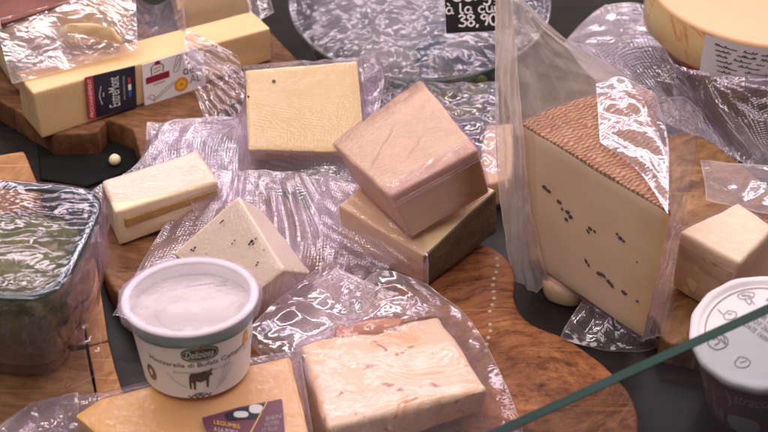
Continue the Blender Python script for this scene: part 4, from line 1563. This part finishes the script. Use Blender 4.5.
uvs = [(float((p - A) @ e1u), float((p - A) @ np.array([-e1u[1], e1u[0], 0]))) for p in vs]
build('rind', vs, fs, M['basket'], WG, uv=uvs)
fnw = unit(np.cross(Bp - A, np.array([0, 0, -1.0])))
if fnw @ (CAM - A) < 0:
    fnw = -fnw
pw = lerp(A, Bp, .5)
nface = unit(np.cross(Cb - A, Bp - A))
if nface @ (CAM - A) < 0:
    nface = -nface
rn = random.Random(5)
nface = unit(nface)
for (x, y, s_) in [(544.5, 187.5, 1.3), (548.5, 191, 1.1), (559, 202, 1.2), (562, 209, .8), (567.5, 212, 1.35), (570.5, 217, 1.4), (566, 219.5, 1.2), (590, 228.5, 1.2), (594.5, 231.5, .9), (588, 231.5, .9), (617, 234, .8), (620, 238, 1.3), (623.5, 241, 1.0),
                   (586, 261, 1.0), (588.5, 265, .8), (599, 273.5, 1.3), (604, 276, .9), (608.5, 281.5, 1.3), (611.5, 285, 1.2), (624, 292.5, 1.3), (637, 301, .8), (602, 274.5, 1.0), (515.5, 209, .9), (637, 262, .4)]:
    c = onplane(x, y, A + nface * 0.02, nface)
    r = .135 * s_
    vs, fs = lathe([(0.01, 1), (.6, .8), (1, .2), (.9, -.4), (.3, -.9)], np.zeros(3), n=12)
    an = rn.uniform(-.9, .3)
    uu = eAB * math.cos(an) + np.array([0, 0, 1.0]) * math.sin(an)
    vv = np.cross(nface, uu)
    st_ = 1 + .5 * rn.random() ** 2
    vs = [c + uu * v[0] * r * st_ * (1 + .5 * noise.noise(Vector((v[0] * 2, v[1] * 2, x)))) + vv * v[1] * r * (.8 + .4 * noise.noise(Vector((v[1] * 2, v[0] * 2, y)))) + nface * v[2] * .07 for v in vs]
    build('peppercorn', vs, fs, M['pepper'], WG)
shell('inner_film', ['WG'], WG, M['lidfilm'], off=.22, seed=6, amp=.20, freq=.35, touch=1.0)
off = A + fnw * .35
OP = lambda x, y, o=.35: tuple(onplane(x, y, A + fnw * o, fnw))
film('bag', WG, M['haze_bag'], [OP(496, -6, .2), OP(512, 0, .2), OP(548, 280, .6), OP(519, 300, .8)], r=[OP(522, 118, .5), OP(530, 200, .6)], l=[OP(495, 100, .5), OP(498, 180, .7), OP(507, 250, .8)], b=[OP(532, 297, .7)],
     mat3d=True, axis=tuple(fnw), nu=40, nv=120, crease=.4, cscale=2.6, seed=61, pleat=[(1, .08, .9, .30)])
# upper empty part of the bag standing behind the rind
na = unit(np.cross(Ep - A, np.array([0, .45, 1.0])))
if na @ (CAM - A) < 0:
    na = -na
OA = lambda x, y, o=-2.4: tuple(onplane(x, y, A + na * o, na))
film('bag_top', WG, M['haze_bag'], [OA(496, -6), OA(541, 17), OA(653, 98), OA(517, 136)], t=[OA(520, -2)], r=[OA(570, 42), OA(615, 68)], l=[OA(497, 60)], b=[OA(590, 118)],
     mat3d=True, axis=tuple(na), nu=80, nv=70, crease=.6, cscale=3.0, seed=62, pleat=[(.8, -.6, 2.2, .35)])
film('bag_fold', WG, M['soft'], [(596, 84, 13.0), (655, 94, 12.7), (668, 214, 12.5), (600, 142, 12.5)], t=[(622, 77, 13.6)], r=[(668, 140, 12.9)], b=[(640, 172, 12.6)], nu=44, nv=50, crease=.22, cscale=2.8, seed=63)
nb_ = unit(np.array([0.12, -1, 0.15]))
OB = lambda x, y, o=0: tuple(onplane(x, y, Bp + nb_ * o, nb_))
film('bag_side', WG, M['soft'], [OB(650, 108, -.5), OB(697, 108, -1.2), OB(664, 336, -.2), OB(642, 340, .3)], t=[OB(664, 98, -.8), OB(685, 98, -1)], r=[OB(698, 140, -1), OB(684, 215, -.6), OB(672, 290, -.3)], l=[OB(672, 214, .4), OB(658, 280, .4)],
     mat3d=True, axis=tuple(nb_), nu=44, nv=100, crease=.5, cscale=1.9, seed=64, pleat=[(1, .05, 1.0, .30)])
film('bag_foot', WG, M['glint'], [(584, 298, 1.6), (648, 330, 2.2), (662, 345, .5), (560, 338, .4)], l=[(568, 322, 1.0)], b=[(600, 350, .3), (640, 352, .3)], nu=50, nv=30, crease=.6, cscale=1.6, seed=65)

sm = lathe([(0.01, 1.75), (1.35, 1.72), (1.62, 1.55), (1.7, 1.2), (1.66, .3), (1.5, 0.02), (0.01, 0.02)], P(566, 293, 0), n=36)
vs = [np.asarray(v) + .1 * noise.noise(Vector(np.asarray(v) * .8)) for v in sm[0]]
o = build('cheese_round', vs, sm[1], M['beige'])
tag(o, 'small tan cheese round in the shade under the tall wedge', 'cheese')

# ------------------------------------------------------------------ small wrapped cheese at right
c12 = fitbox({0: (740, 263), 1: (775, 228), 2: (738, 201), 3: (679, 231), 7: (674, 286)}, (7, 2.2), 4, tiltw=1)
C12 = thing('packed_cheese', 'small pale yellow cheese in glittering cling film right of the tall wedge', 'cheese', base_of(c12))
hexblock('cheese', c12, M['pale_yellow'], C12, bevel=.3, sub=4, amp=.07, seed=18, solid='C12')
fr = [c12[7], c12[4], c12[0], c12[3]]
slab('rind', subquad(fr, .0, .0, .96, .80), 0.1, M['ivory'], C12, inner=.05, seed=19, centre=c12.mean(0), amp=.08)
shell('wrap', ['C12'], C12, M['wrap'], off=.12, seed=7, amp=.12)
film('bag_end', C12, M['soft'], [(700, 160, 3.2), (800, 168, 4.5), (800, 222, 5), (706, 200, 4.5)], nu=40, nv=24, crease=.5, cscale=2.4, seed=67, l=[(705, 185, 4)])

# ------------------------------------------------------------------ big wheel with a paper note
wz = 9.2
wc = P(775, -17, wz)
wr = 120.0 * np.linalg.norm(wc - CAM) / F
WH = thing('packed_cheese', 'large round orange-cream cheese wheel with a handwritten paper note on its side', 'cheese', [wc[0], wc[1], 2.5])
prof = [(0.02, wz), (wr * .6, wz + .02), (wr - .25, wz - .01), (wr - .06, wz - .08), (wr, wz - .28)]
vs, fs = lathe(prof, [wc[0], wc[1], 0], n=120)
build('cheese', vs, fs, M['wheel'], WH, solid='WHt')
prof = [(wr, wz - .28), (wr + .08, wz - 1.5), (wr + .08, wz - 3.4), (wr - .5, wz - 4.0), (wr * .72, 2.6), (wr * .7, 2.5), (0.02, 2.5)]
vs, fs = lathe(prof, [wc[0], wc[1], 0], n=120)
build('rind', vs, fs, M['wheel_side'], WH, solid='WH')
v0 = math.atan2(*(P(697, 36, wz)[:2] - wc[:2])[::-1])
v1 = math.atan2(*(P(800, 45, wz)[:2] - wc[:2])[::-1])
cw = Cone([wc[0], wc[1], wz - 4.0], wr + .1, wr + .06, 4.0, None, front=0)
LN = .0
gv, gf = grid2d((v0, .06, v1 + .25, .93), 30, 6)
NOTE = decal('paper_note', cw, gv, gf, .05, M['paper'], WH)
lines = []
for k in range(6):
    y = .76 - .105 * k
    for ln in scribble(.04 + .012 * k, 0, (.55, .5, .45, .45, .95, .9)[k], 1, 70 + k):
        lines.append([(v0 + .06 + p[0] * (v1 + .2 - v0) * .9, y + .055 * p[1]) for p in ln])
decal('handwriting', cw, *stroke2d(lines, .008), .075, M['black_ink'], NOTE)
film('bag', WH, M['shine'], [(564, 44, 3.4), (800, 70, 7.2), (800, 176, 1.2), (702, 140, 1.2)], t=[(604, 6, 4.6), (652, 8, 5.4), (668, 58, 6.2), (705, 72, 6.6), (745, 75, 7.0)], b=[(752, 166, 1.2)], l=[(598, 82, 2.0), (650, 114, 1.6)],
     nu=150, nv=70, crease=.55, cscale=3.0, seed=71, folds=[(.76, .0, 19, .75, 6.0)])
film('bag_flap', WH, M['soft'], [(566, 40, 3.6), (606, 4, 4.8), (656, 28, 5.6), (600, 52, 4.6)], t=[(585, 20, 4.2)], nu=30, nv=24, crease=.3, cscale=2.5, seed=72)
TR = thing('round_tray', 'clear round plastic tray with looped edge under the big wheel', 'tray', [wc[0], wc[1], 0])
tr = wr * 1.30
pr = [(tr - .1, .35), (tr, .5), (tr + .18, .42), (tr + .2, .2), (tr - .2, .12)]
vs, fs = lathe(pr, [wc[0] + .5, wc[1] - 1.0, .6], n=140)
build('rim', vs, fs, M['clear'], TR)
vs, fs = lathe([(tr - .1, .95), (tr - .9, .3), (0.05, .28)], [wc[0] + .5, wc[1] - 1.0, .1], n=140)
build('tray_floor', vs, fs, M['clear'], TR)
for k, (x, y) in enumerate(((723, 151), (735, 156), (748, 160))):
    c = P(x, y, 1.4)
    pts = [c + np.array([.32 * math.cos(a) * (1 if a < math.pi else 1), 0.1 * math.sin(a), .55 * math.sin(a)]) for a in np.linspace(math.pi * .85, math.pi * 2.15, 16)]
    vs, fs = tube(pts, .06, 6)
    build('loop', vs, fs, M['white'], TR)

# ------------------------------------------------------------------ wrapped round tray at the back
tc0 = P(420, 0, 6.5)
trr = 128.0 * np.linalg.norm(tc0 - CAM) / F
TT = thing('round_dish', 'round clear dish sealed with crumpled silvery film at the back centre', 'dish', [tc0[0], tc0[1], 0.0])
Rt = np.array(Matrix.Rotation(math.radians(5.5), 3, 'X'))
rimp = [(trr + .16 * math.cos(a), .16 * math.sin(a)) for a in np.linspace(0, 2 * math.pi, 9)]
vs, fs = lathe_R(rimp, tc0, Rt, n=120)
build('rim', vs, fs, M['clear'], TT)
rimp = [(trr - .35 + .1 * math.cos(a), -.45 + .1 * math.sin(a)) for a in np.linspace(0, 2 * math.pi, 9)]
vs, fs = lathe_R(rimp, tc0, Rt, n=120)
build('rim', vs, fs, M['clear'], TT)
vs, fs = lathe_R([(trr - .05, -.1), (trr - .5, -1.5), (trr * .86, -4.5), (trr * .8, -5.2), (0.1, -5.3)], tc0, Rt, n=100)
build('dish_wall', vs, fs, M['clear'], TT)
dome = []
for k in range(13):
    t = k / 12
    dome.append((max(.02, trr * t), 2.0 * (1 - t ** 2.2) + .12))
n = 150
vs, fs = [], []
rn = random.Random(4)
wv = [(rn.uniform(0, math.pi), 1 / rn.uniform(1.8, 9), rn.random(), rn.uniform(0, 50)) for k in range(16)]
NR = 46
for i in range(NR + 1):
    t = i / NR
    r = max(.02, (trr + .1) * t)
    for k in range(n):
        a = 2 * math.pi * k / n
        x, y = r * math.cos(a), r * math.sin(a)
        z = 1.7 * (1 - t ** 2.4) + .14
        s_ = 0
        for (an, fr_, ph, so) in wv:
            mk = max(0, noise.noise(Vector((x * .14 + so, y * .14, so))) + .2)
            s_ += mk * (tri((x * math.cos(an) + y * math.sin(an)) * fr_ + ph + .3 * noise.noise(Vector((x * .3, y * .3, so)))) - .5)
        z += s_ * .22 * min(1, (1 - t) * 5 + .05)
        vs.append(tc0 + Rt @ np.array([x, y, z]))
for i in range(NR):
    for k in range(n):
        fs.append((i * n + k, (i + 1) * n + k, (i + 1) * n + (k + 1) % n, i * n + (k + 1) % n))
build('film_cover', vs, fs, M['cover'], TT)
vs, fs = lathe_R([(0.02, .3), (trr * .4, .5), (trr * .7, .1), (trr * .84, -.8), (trr * .83, -4.6), (0.02, -4.9)], tc0, Rt, n=90)
vs = [v + np.array([0, 0, .8 * noise.noise(Vector(v * .22)) + .45 * noise.noise(Vector(v * .7)) + .15 * noise.noise(Vector(v * 2.1))]) for v in vs]
BC = build('blue_cheese', vs, fs, M['blue_ch'], loc=[tc0[0], tc0[1], tc0[2] - 5])
tag(BC, 'bluish grey blue-veined cheese inside the film-covered round dish', 'cheese')

# price card
q0 = P(447, 33, 8.8)
cn = unit(np.array([0.02, -1, .38]))
cq = [onplane(x, y, q0, cn) for x, y in ((446.5, 33.5), (512, 30), (509, -22), (444, -20))]
CARD = thing('price_card', 'black slate price card handwritten in white chalk at the back', 'price card', q0)
flat = Flat(cq, cn)
build('card', [flat(s, t, h) for h in (0, -.25) for s, t in ((0, 0), (1, 0), (1, 1), (0, 1))], [(0, 1, 2, 3), (7, 6, 5, 4), (0, 4, 5, 1), (1, 5, 6, 2), (2, 6, 7, 3), (3, 7, 4, 0)], M['slate'], CARD, smooth=False)
for (txt, x, y, h) in (('Gorgon', .10, .60, .24), ('a la cui', .0, .37, .19), ('38,90', .18, .12, .215)):
    v, f = chalk(txt, 0, 0, 1.0, .15)
    v = v * [h * 1.02, h] + [x, y]
    decal('handwriting', flat, v, f, .02, M['chalk'], CARD)
v, f = stroke2d([[(.03, .57), (.07, .52)]], .025)
decal('handwriting', flat, v, f, .02, M['chalk'], CARD)
# olives dish with film between the squares and the round dish
OLV = thing('olive_dish', 'small film-wrapped dish of dark green olives behind the pinkish square cheese', 'dish', P(462, 128, 0))
oc = P(462, 128, 0)
vs, fs = lathe([(2.2, .05), (3.4, .4), (4.3, 3.0), (4.45, 3.2), (4.2, 3.1), (3.2, .7), (0.05, .6)], oc, n=60)
build('dish', vs, fs, M['dish_edge'], OLV)
rn = random.Random(8)
for k in range(26):
    a, r = rn.uniform(0, 6.28), 3.4 * math.sqrt(rn.random())
    c = oc + np.array([r * math.cos(a), r * math.sin(a), 2.7 + rn.random() * .9])
    vs, fs = lathe([(0.01, .75), (.35, .62), (.55, .2), (.52, -.25), (.3, -.6), (.01, -.72)], np.zeros(3), n=14)
    Rr = np.array(Matrix.Rotation(rn.uniform(0, 3), 3, 'X') @ Matrix.Rotation(rn.uniform(0, 3), 3, 'Y'))
    build('olive', [c + Rr @ np.asarray(v) for v in vs], fs, M['green'] if k % 3 else M['herb'], OLV)
film('film', OLV, M['glint'], [(360, 74, 4.6), (498, 82, 4.6), (500, 176, 3.6), (372, 128, 3.6)], t=[(430, 82, 4.4)], nu=80, nv=50, crease=.75, cscale=1.7, seed=81)
cS = np.array([P(477, 186, 2.6), P(512, 178, 2.6), P(514, 122, 3.2), P(486, 124, 3.2), P(477, 186, 2.6), P(512, 178, 2.6), P(514, 122, 3), P(486, 124, 3)])
cS[4:, 2] = .3
SM = thing('packed_cheese', 'small yellowish film-wrapped cheese between the pinkish square and the tall wedge', 'cheese', base_of(cS))
hexblock('cheese', cS, M['ivory'], SM, bevel=.3, sub=3, amp=.08, seed=20, solid='SM')
shell('wrap', ['SM'], SM, M['wrap'], off=.12, seed=8, amp=.16)

# ------------------------------------------------------------------ glass dish in cling film, left
rz = 9.6
pr_, pf_, pbk = P(90, 214, rz), P(66, 270, rz), P(40, 184, rz)
bh = 5.6
bc = np.array([pr_[0] - bh + .15, 0, 0])
bc[1] = P(0, 236, rz)[1]
GD = thing('glass_dish', 'square glass dish of herb-crusted cheese wrapped in cling film at left', 'dish', [bc[0], bc[1], 2.1])
ang = math.radians(8)
Rg = np.array(Matrix.Rotation(-ang, 3, 'Z'))


def sq_lathe(prof, n=96, e=5.0):
    vs, fs = lathe(prof, np.zeros(3), n=n, sq=e)
    return [np.array([bc[0], bc[1], 0]) + Rg @ v for v in vs], fs


vs, fs = sq_lathe([(bh * .72, 2.25), (bh * .80, 2.5), (bh * .86, 4.0), (bh * .95, 7.6), (bh, rz - .2), (bh - .35, rz - .15), (bh * .88, 7.4), (bh * .8, 3.2), (.1, 3.0)])
build('dish', vs, fs, M['dish'], GD, solid='GD')
rp = [(bh - .22 + .33 * math.cos(a), rz - .1 + .2 * math.sin(a)) for a in np.linspace(0, 2 * math.pi, 9)]
vs, fs = sq_lathe(rp)
build('rim', vs, fs, M['dish_edge'], GD)
vs, fs = sq_lathe([(.02, 8.3), (bh * .45, 8.6), (bh * .76, 8.1), (bh * .80, 7.0), (bh * .75, 3.6), (bh * .7, 3.1), (.02, 3.1)], 96, 4)
vs = [v + np.array([.25 * noise.noise(Vector(v * 1.1)), .25 * noise.noise(Vector(v * 1.1 + np.array([9, 0, 0]))), .5 * noise.noise(Vector(v * .9))]) for v in vs]
HC = build('herb_cheese', vs, fs, M['herb'], loc=[bc[0], bc[1], 3.1])
tag(HC, 'herb-crusted greenish cheese inside the wrapped glass dish', 'cheese')
for k, nm in ((0, 'top'),):
    vs, fs = sq_lathe([(max(.02, bh * .97 * q_ / 30), rz + .14 + .10 * (q_ / 30) ** 6) for q_ in range(31)] + [(bh * 1.0, rz + .22), (bh * 1.06, rz - .1), (bh * 1.05, rz - 1.2), (bh * 1.03, rz - 2.6), (bh * 1.0, rz - 4.2), (bh * .93, rz - 5.8), (bh * .87, rz - 7.0)], 220, 5)
    res = []
    for v in vs:
        v = np.asarray(v)
        rel = v - np.array([bc[0], bc[1], v[2]])
        a = math.atan2(rel[1], rel[0])
        below = max(0, rz - v[2])
        if v[2] > rz:
            dz = .13 * (tri((v[0] * .12 + v[1] * 1.0) * .5 + .8 * noise.noise(Vector(v * .35))) - .5) * (.4 + noise.noise(Vector(v * .3)))
            res.append(v + np.array([0, 0, dz]))
        else:
            w = noise.noise(Vector((math.cos(a) * 5, math.sin(a) * 5, v[2] * .35))) * .25 + (tri(a * 5 + v[2] * .35 + noise.noise(Vector(v * .3))) - .5) * .35
            res.append(v + unit(rel) * w * min(1, below / 1.5))
    build('cling_film', res, fs, M['cling'], GD)
film('film_tail', GD, M['cling'], [(66, 282, 7), (94, 262, 7), (106, 372, 2.4), (60, 392, 2.3)], r=[(98, 320, 4.6)], l=[(74, 340, 4.6)], nu=40, nv=60, crease=.55, cscale=1.6, seed=91)

# ------------------------------------------------------------------ plum tub, right front
rimC, baseC = P(762, 333, 6.8), P(760, 398, .6)
ax = unit(rimC - baseC)
ax = unit(ax + np.array([0, -.05, 0]))
Rm = np.array(Vector((0, 0, 1)).rotation_difference(Vector(ax)).to_matrix())
Hc = float(np.linalg.norm(rimC - baseC))
baseC = rimC - ax * Hc
rr = 69.0 * np.linalg.norm(rimC - CAM) / F
PT = thing('cheese_tub', 'plum-coloured tub with a pinkish white printed lid behind the glass edge', 'tub', baseC)
vs, fs = lathe_R([(.1, .02), (rr * .74, .02), (rr * .78, .15), (rr * .93, Hc - .3), (rr * .9, Hc - .1)], baseC, Rm, n=72)
BODY = build('body', vs, fs, M['cup_purple'], PT)
BODY.data.set_sharp_from_angle(angle=math.radians(40))
prof = [(0.02, Hc + .12), (rr * .80, Hc + .12), (rr * .86, Hc + .10), (rr * .88, Hc + .22), (rr * .97, Hc + .22), (rr, Hc + .12), (rr * 1.0, Hc - .35), (rr * .96, Hc - .42)]
vs, fs = lathe_R(prof, baseC, Rm, n=72)
inv = np.linalg.inv(Rm)
res = []
for v in vs:
    l_ = inv @ (v - baseC)
    r = math.hypot(l_[0], l_[1])
    a = math.atan2(l_[1], l_[0])
    k = max(0, r / rr - .88) / .12
    w = 1 + .02 * k * (tri(a * 14 / (2 * math.pi)) - .5)
    res.append(baseC + Rm @ np.array([l_[0] * w, l_[1] * w, l_[2] + .03 * noise.noise(Vector(l_ * 1.2))]))
LID = build('lid', res, fs, M['lid'], PT)


class Lid2:
    def __call__(self, s, t, h):
        return baseC + Rm @ np.array([s * rr, t * rr, Hc + .17 + h])


lm = Lid2()
arcl = [(.78 * math.cos(a), .78 * math.sin(a)) for a in np.linspace(math.radians(60), math.radians(178), 26)]
decal('ring_print', lm, *stroke2d([arcl], .018), 0, M['grey_ink'], LID)


def doodle(cx, cy, s_, strokes, w=.013):
    decal('doodle', lm, *stroke2d([[(cx + a * s_, cy + b * s_) for a, b in st] for st in strokes], w), 0, M['grey_ink'] , LID)


doodle(-.42, .36, .13, [[(-.9, .9), (-.4, .1), (.2, .5), (1, .1), (.6, -.6), (-.3, -.6), (-.4, .1)], [(0, .1), (.5, 0)]])
doodle(-.10, .60, .14, [[(-.9, .6), (-.2, .9), (.8, .7), (.5, .1), (-.6, .1), (-.9, .6)], [(-.5, .5), (.4, .4)], [(-.3, .1), (.1, -.7), (.4, -.2)], [(.3, .1), (.6, -.8)], [(-.5, .7), (.5, .2)]])
doodle(.28, .50, .14, [[(-.9, .3), (-.3, .7), (.8, .4), (.9, -.2), (0, -.3), (-.9, .3)], [(-.4, .2), (.5, .2)]])
doodle(-.62, -.10, .16, [[(-.7, .6), (-.9, -.1), (-.3, -.8), (.6, -.5), (.8, .3), (.1, .9), (-.7, .6)], [(-.5, .3), (-.1, .5), (.1, 0), (-.4, -.3)], [(.2, .4), (.5, -.3)], [(.5, .5), (.6, -.3)]]  , .018)
doodle(-.35, -.50, .14, [[(-.8, .2), (-.1, .8), (.7, .2), (.3, -.5), (-.6, -.4), (-.8, .2)], [(-.3, .1), (.4, .2)]])
for k, w in enumerate(('DATE 14/09', 'LOT 2604', 'GR 250')):
    v, f = text2d(w)
    v = fit2d(v, (0, 0, .42 - .05 * k, .085))
    an = math.radians(-52)
    rot = np.array([[math.cos(an), math.sin(an)], [-math.sin(an), math.cos(an)]])
    decal('lettering', lm, v @ rot + [-.24 + .11 * k, .14 + .075 * k], f, 0, M['grey_ink'], LID)
fa = math.atan2(*(inv @ (CAM - baseC))[[1, 0]])
cp = Cone(baseC, rr * .78, rr * .93, Hc, Rm, front=fa)
decal('white_panel', cp, np.array([(-1.05, .46), (-.80, .40), (-.80, .80), (-1.05, .84)]), [(0, 1, 2, 3)], .02, M['pale_ink'], BODY)
decal('white_panel', cp, *stroke2d([[(-1.0, .48 + .06 * k), (-.84, .44 + .06 * k)] for k in range(6)], .02), .03, M['cup_purple'], BODY)
decal('white_panel', cp, np.array([(-.86, .14), (-.62, .10), (-.62, .32), (-.86, .35)]), [(0, 1, 2, 3)], .02, M['grey_ink'], BODY)
v, f = text2d('stracciatella', .3)
decal('lettering', cp, fit2d(v, (-.40, .62, .62, .80)), f, .02, M['pale_ink'], BODY)
v, f = disc2d(-.25, .22, .30, .16, 24, 2.4)
decal('cheese_picture', cp, v, f, .02, M['pale_ink'], BODY)
decal('leaf_picture', cp, *stroke2d([[(-.05, .45), (.1, .50), (.25, .47)], [(.02, .40), (.2, .42), (.35, .40)]], .05), .02, M['green_ink'], BODY)
decal('swirl', cp, *stroke2d([[(-.52, .78), (-.46, .62), (-.48, .50)]], .025), .02, M['pale_ink'], BODY)

# ------------------------------------------------------------------ the case's glass pane
e0, e1_ = atdist(440, 463, 78), atdist(850, 276, 84)
GP = thing('display_glass', 'clear glass pane of the display case with a dark green cut edge, front right', 'glass screen', [(e0[0] + e1_[0]) / 2, (e0[1] + e1_[1]) / 2, 0])
along = unit(e1_ - e0)
dn = np.array([0, 0, -1.0])
dn = unit(dn - along * (dn @ along))
nrm = unit(np.cross(along, dn))
if nrm @ (CAM - e0) < 0:
    nrm = -nrm
th = .56
hgt = 40.0
vs = []
for h in (0, 1):
    for p in (e0, e1_):
        for s_ in (0, -1):
            vs.append(p + nrm * s_ * th + dn * (.03 + h * hgt))
# order: e0 front, e0 back, e1 front, e1 back, then the same below
build('pane', vs, [(0, 4, 6, 2), (1, 3, 7, 5)], M['pane'], GP, smooth=False)
vs = [p + nrm * s_ * th + dn * h for h in (-.04, .03) for p in (e0, e1_) for s_ in (0.02, -1.02)]
build('edge', vs, [(0, 1, 3, 2), (4, 6, 7, 5), (0, 2, 6, 4), (1, 5, 7, 3), (0, 4, 5, 1), (2, 3, 7, 6)], M['pane_edge'], GP, smooth=False)

# ------------------------------------------------------------------ display case lamp strips, with added glint and fill lamps
def lamp(name, loc, target, sx, sy, power, col):
    ld = bpy.data.lights.new(name, 'AREA')
    ld.shape = 'RECTANGLE'
    ld.size, ld.size_y = sx * S, sy * S
    ld.energy = power
    ld.color = col
    o = bpy.data.objects.new(name, ld)
    COL.objects.link(o)
    o.location = [x * S for x in loc]
    dv = Vector(target) - Vector(loc)
    o.rotation_euler = dv.to_track_quat('-Z', 'Y').to_euler()
    return o


lamp('lamp_strip', (0, 62, 84), (0, 0, 0), 170, 7, 6.5, (1.0, .90, .93))
lamp('lamp_strip', (10, 130, 104), (0, 0, 0), 190, 12, 6.5, (1.0, .90, .96))  # strip beyond the case, added so the film catches more glints
lamp('lamp_strip', (0, 8, 95), (0, 0, 0), 200, 8, 10.5, (1.0, .91, .83))
lamp('lamp_front_fill', (-35, -85, 150), (0, -10, 0), 110, 60, 9.5, (1.0, .91, .81))  # unseen front fill, added to brighten faces turned to the camera
lamp('lamp_strip', (62, 30, 62), (20, 5, 0), 6, 80, 1.0, (.98, .84, 1.0))

w = bpy.data.worlds.new('World')
SC.world = w
w.use_nodes = True
wt = w.node_tree
bg = wt.nodes['Background']
gco = wt.nodes.new('ShaderNodeTexCoord').outputs['Generated']
wn = noise_tex(wt, gco, 3.2, 2, 0.5, 0.4)
L(wt, ramp(wt, wn, [(0.50, (.030, .024, .026)), (0.60, (.30, .26, .28)), (0.68, (.62, .55, .60))]), bg.inputs[0])  # noise-made bright patches, added for the film to reflect
bg.inputs[1].default_value = 1.0

# ------------------------------------------------------------------ camera
cd = bpy.data.cameras.new('camera')
cam = bpy.data.objects.new('camera', cd)
COL.objects.link(cam)
cam.location = [float(x) * S for x in CAM]
cam.rotation_euler = (math.pi / 2 - PITCH, 0, 0)
cd.sensor_width = 36
cd.lens = 36 * F / W0
cd.clip_start = 0.01
cd.clip_end = 50
cd.dof.use_dof = True
cd.dof.focus_distance = 1.00
cd.dof.aperture_fstop = 10.0
SC.camera = cam
SC.view_settings.view_transform = 'Standard'
SC.view_settings.look = 'None'
SC.view_settings.exposure = 0.0
SC.view_settings.gamma = 1
SC.cycles.transparent_max_bounces = 24
SC.cycles.max_bounces = 10
SC.cycles.use_denoising = True
SC.cycles.sample_clamp_indirect = 6
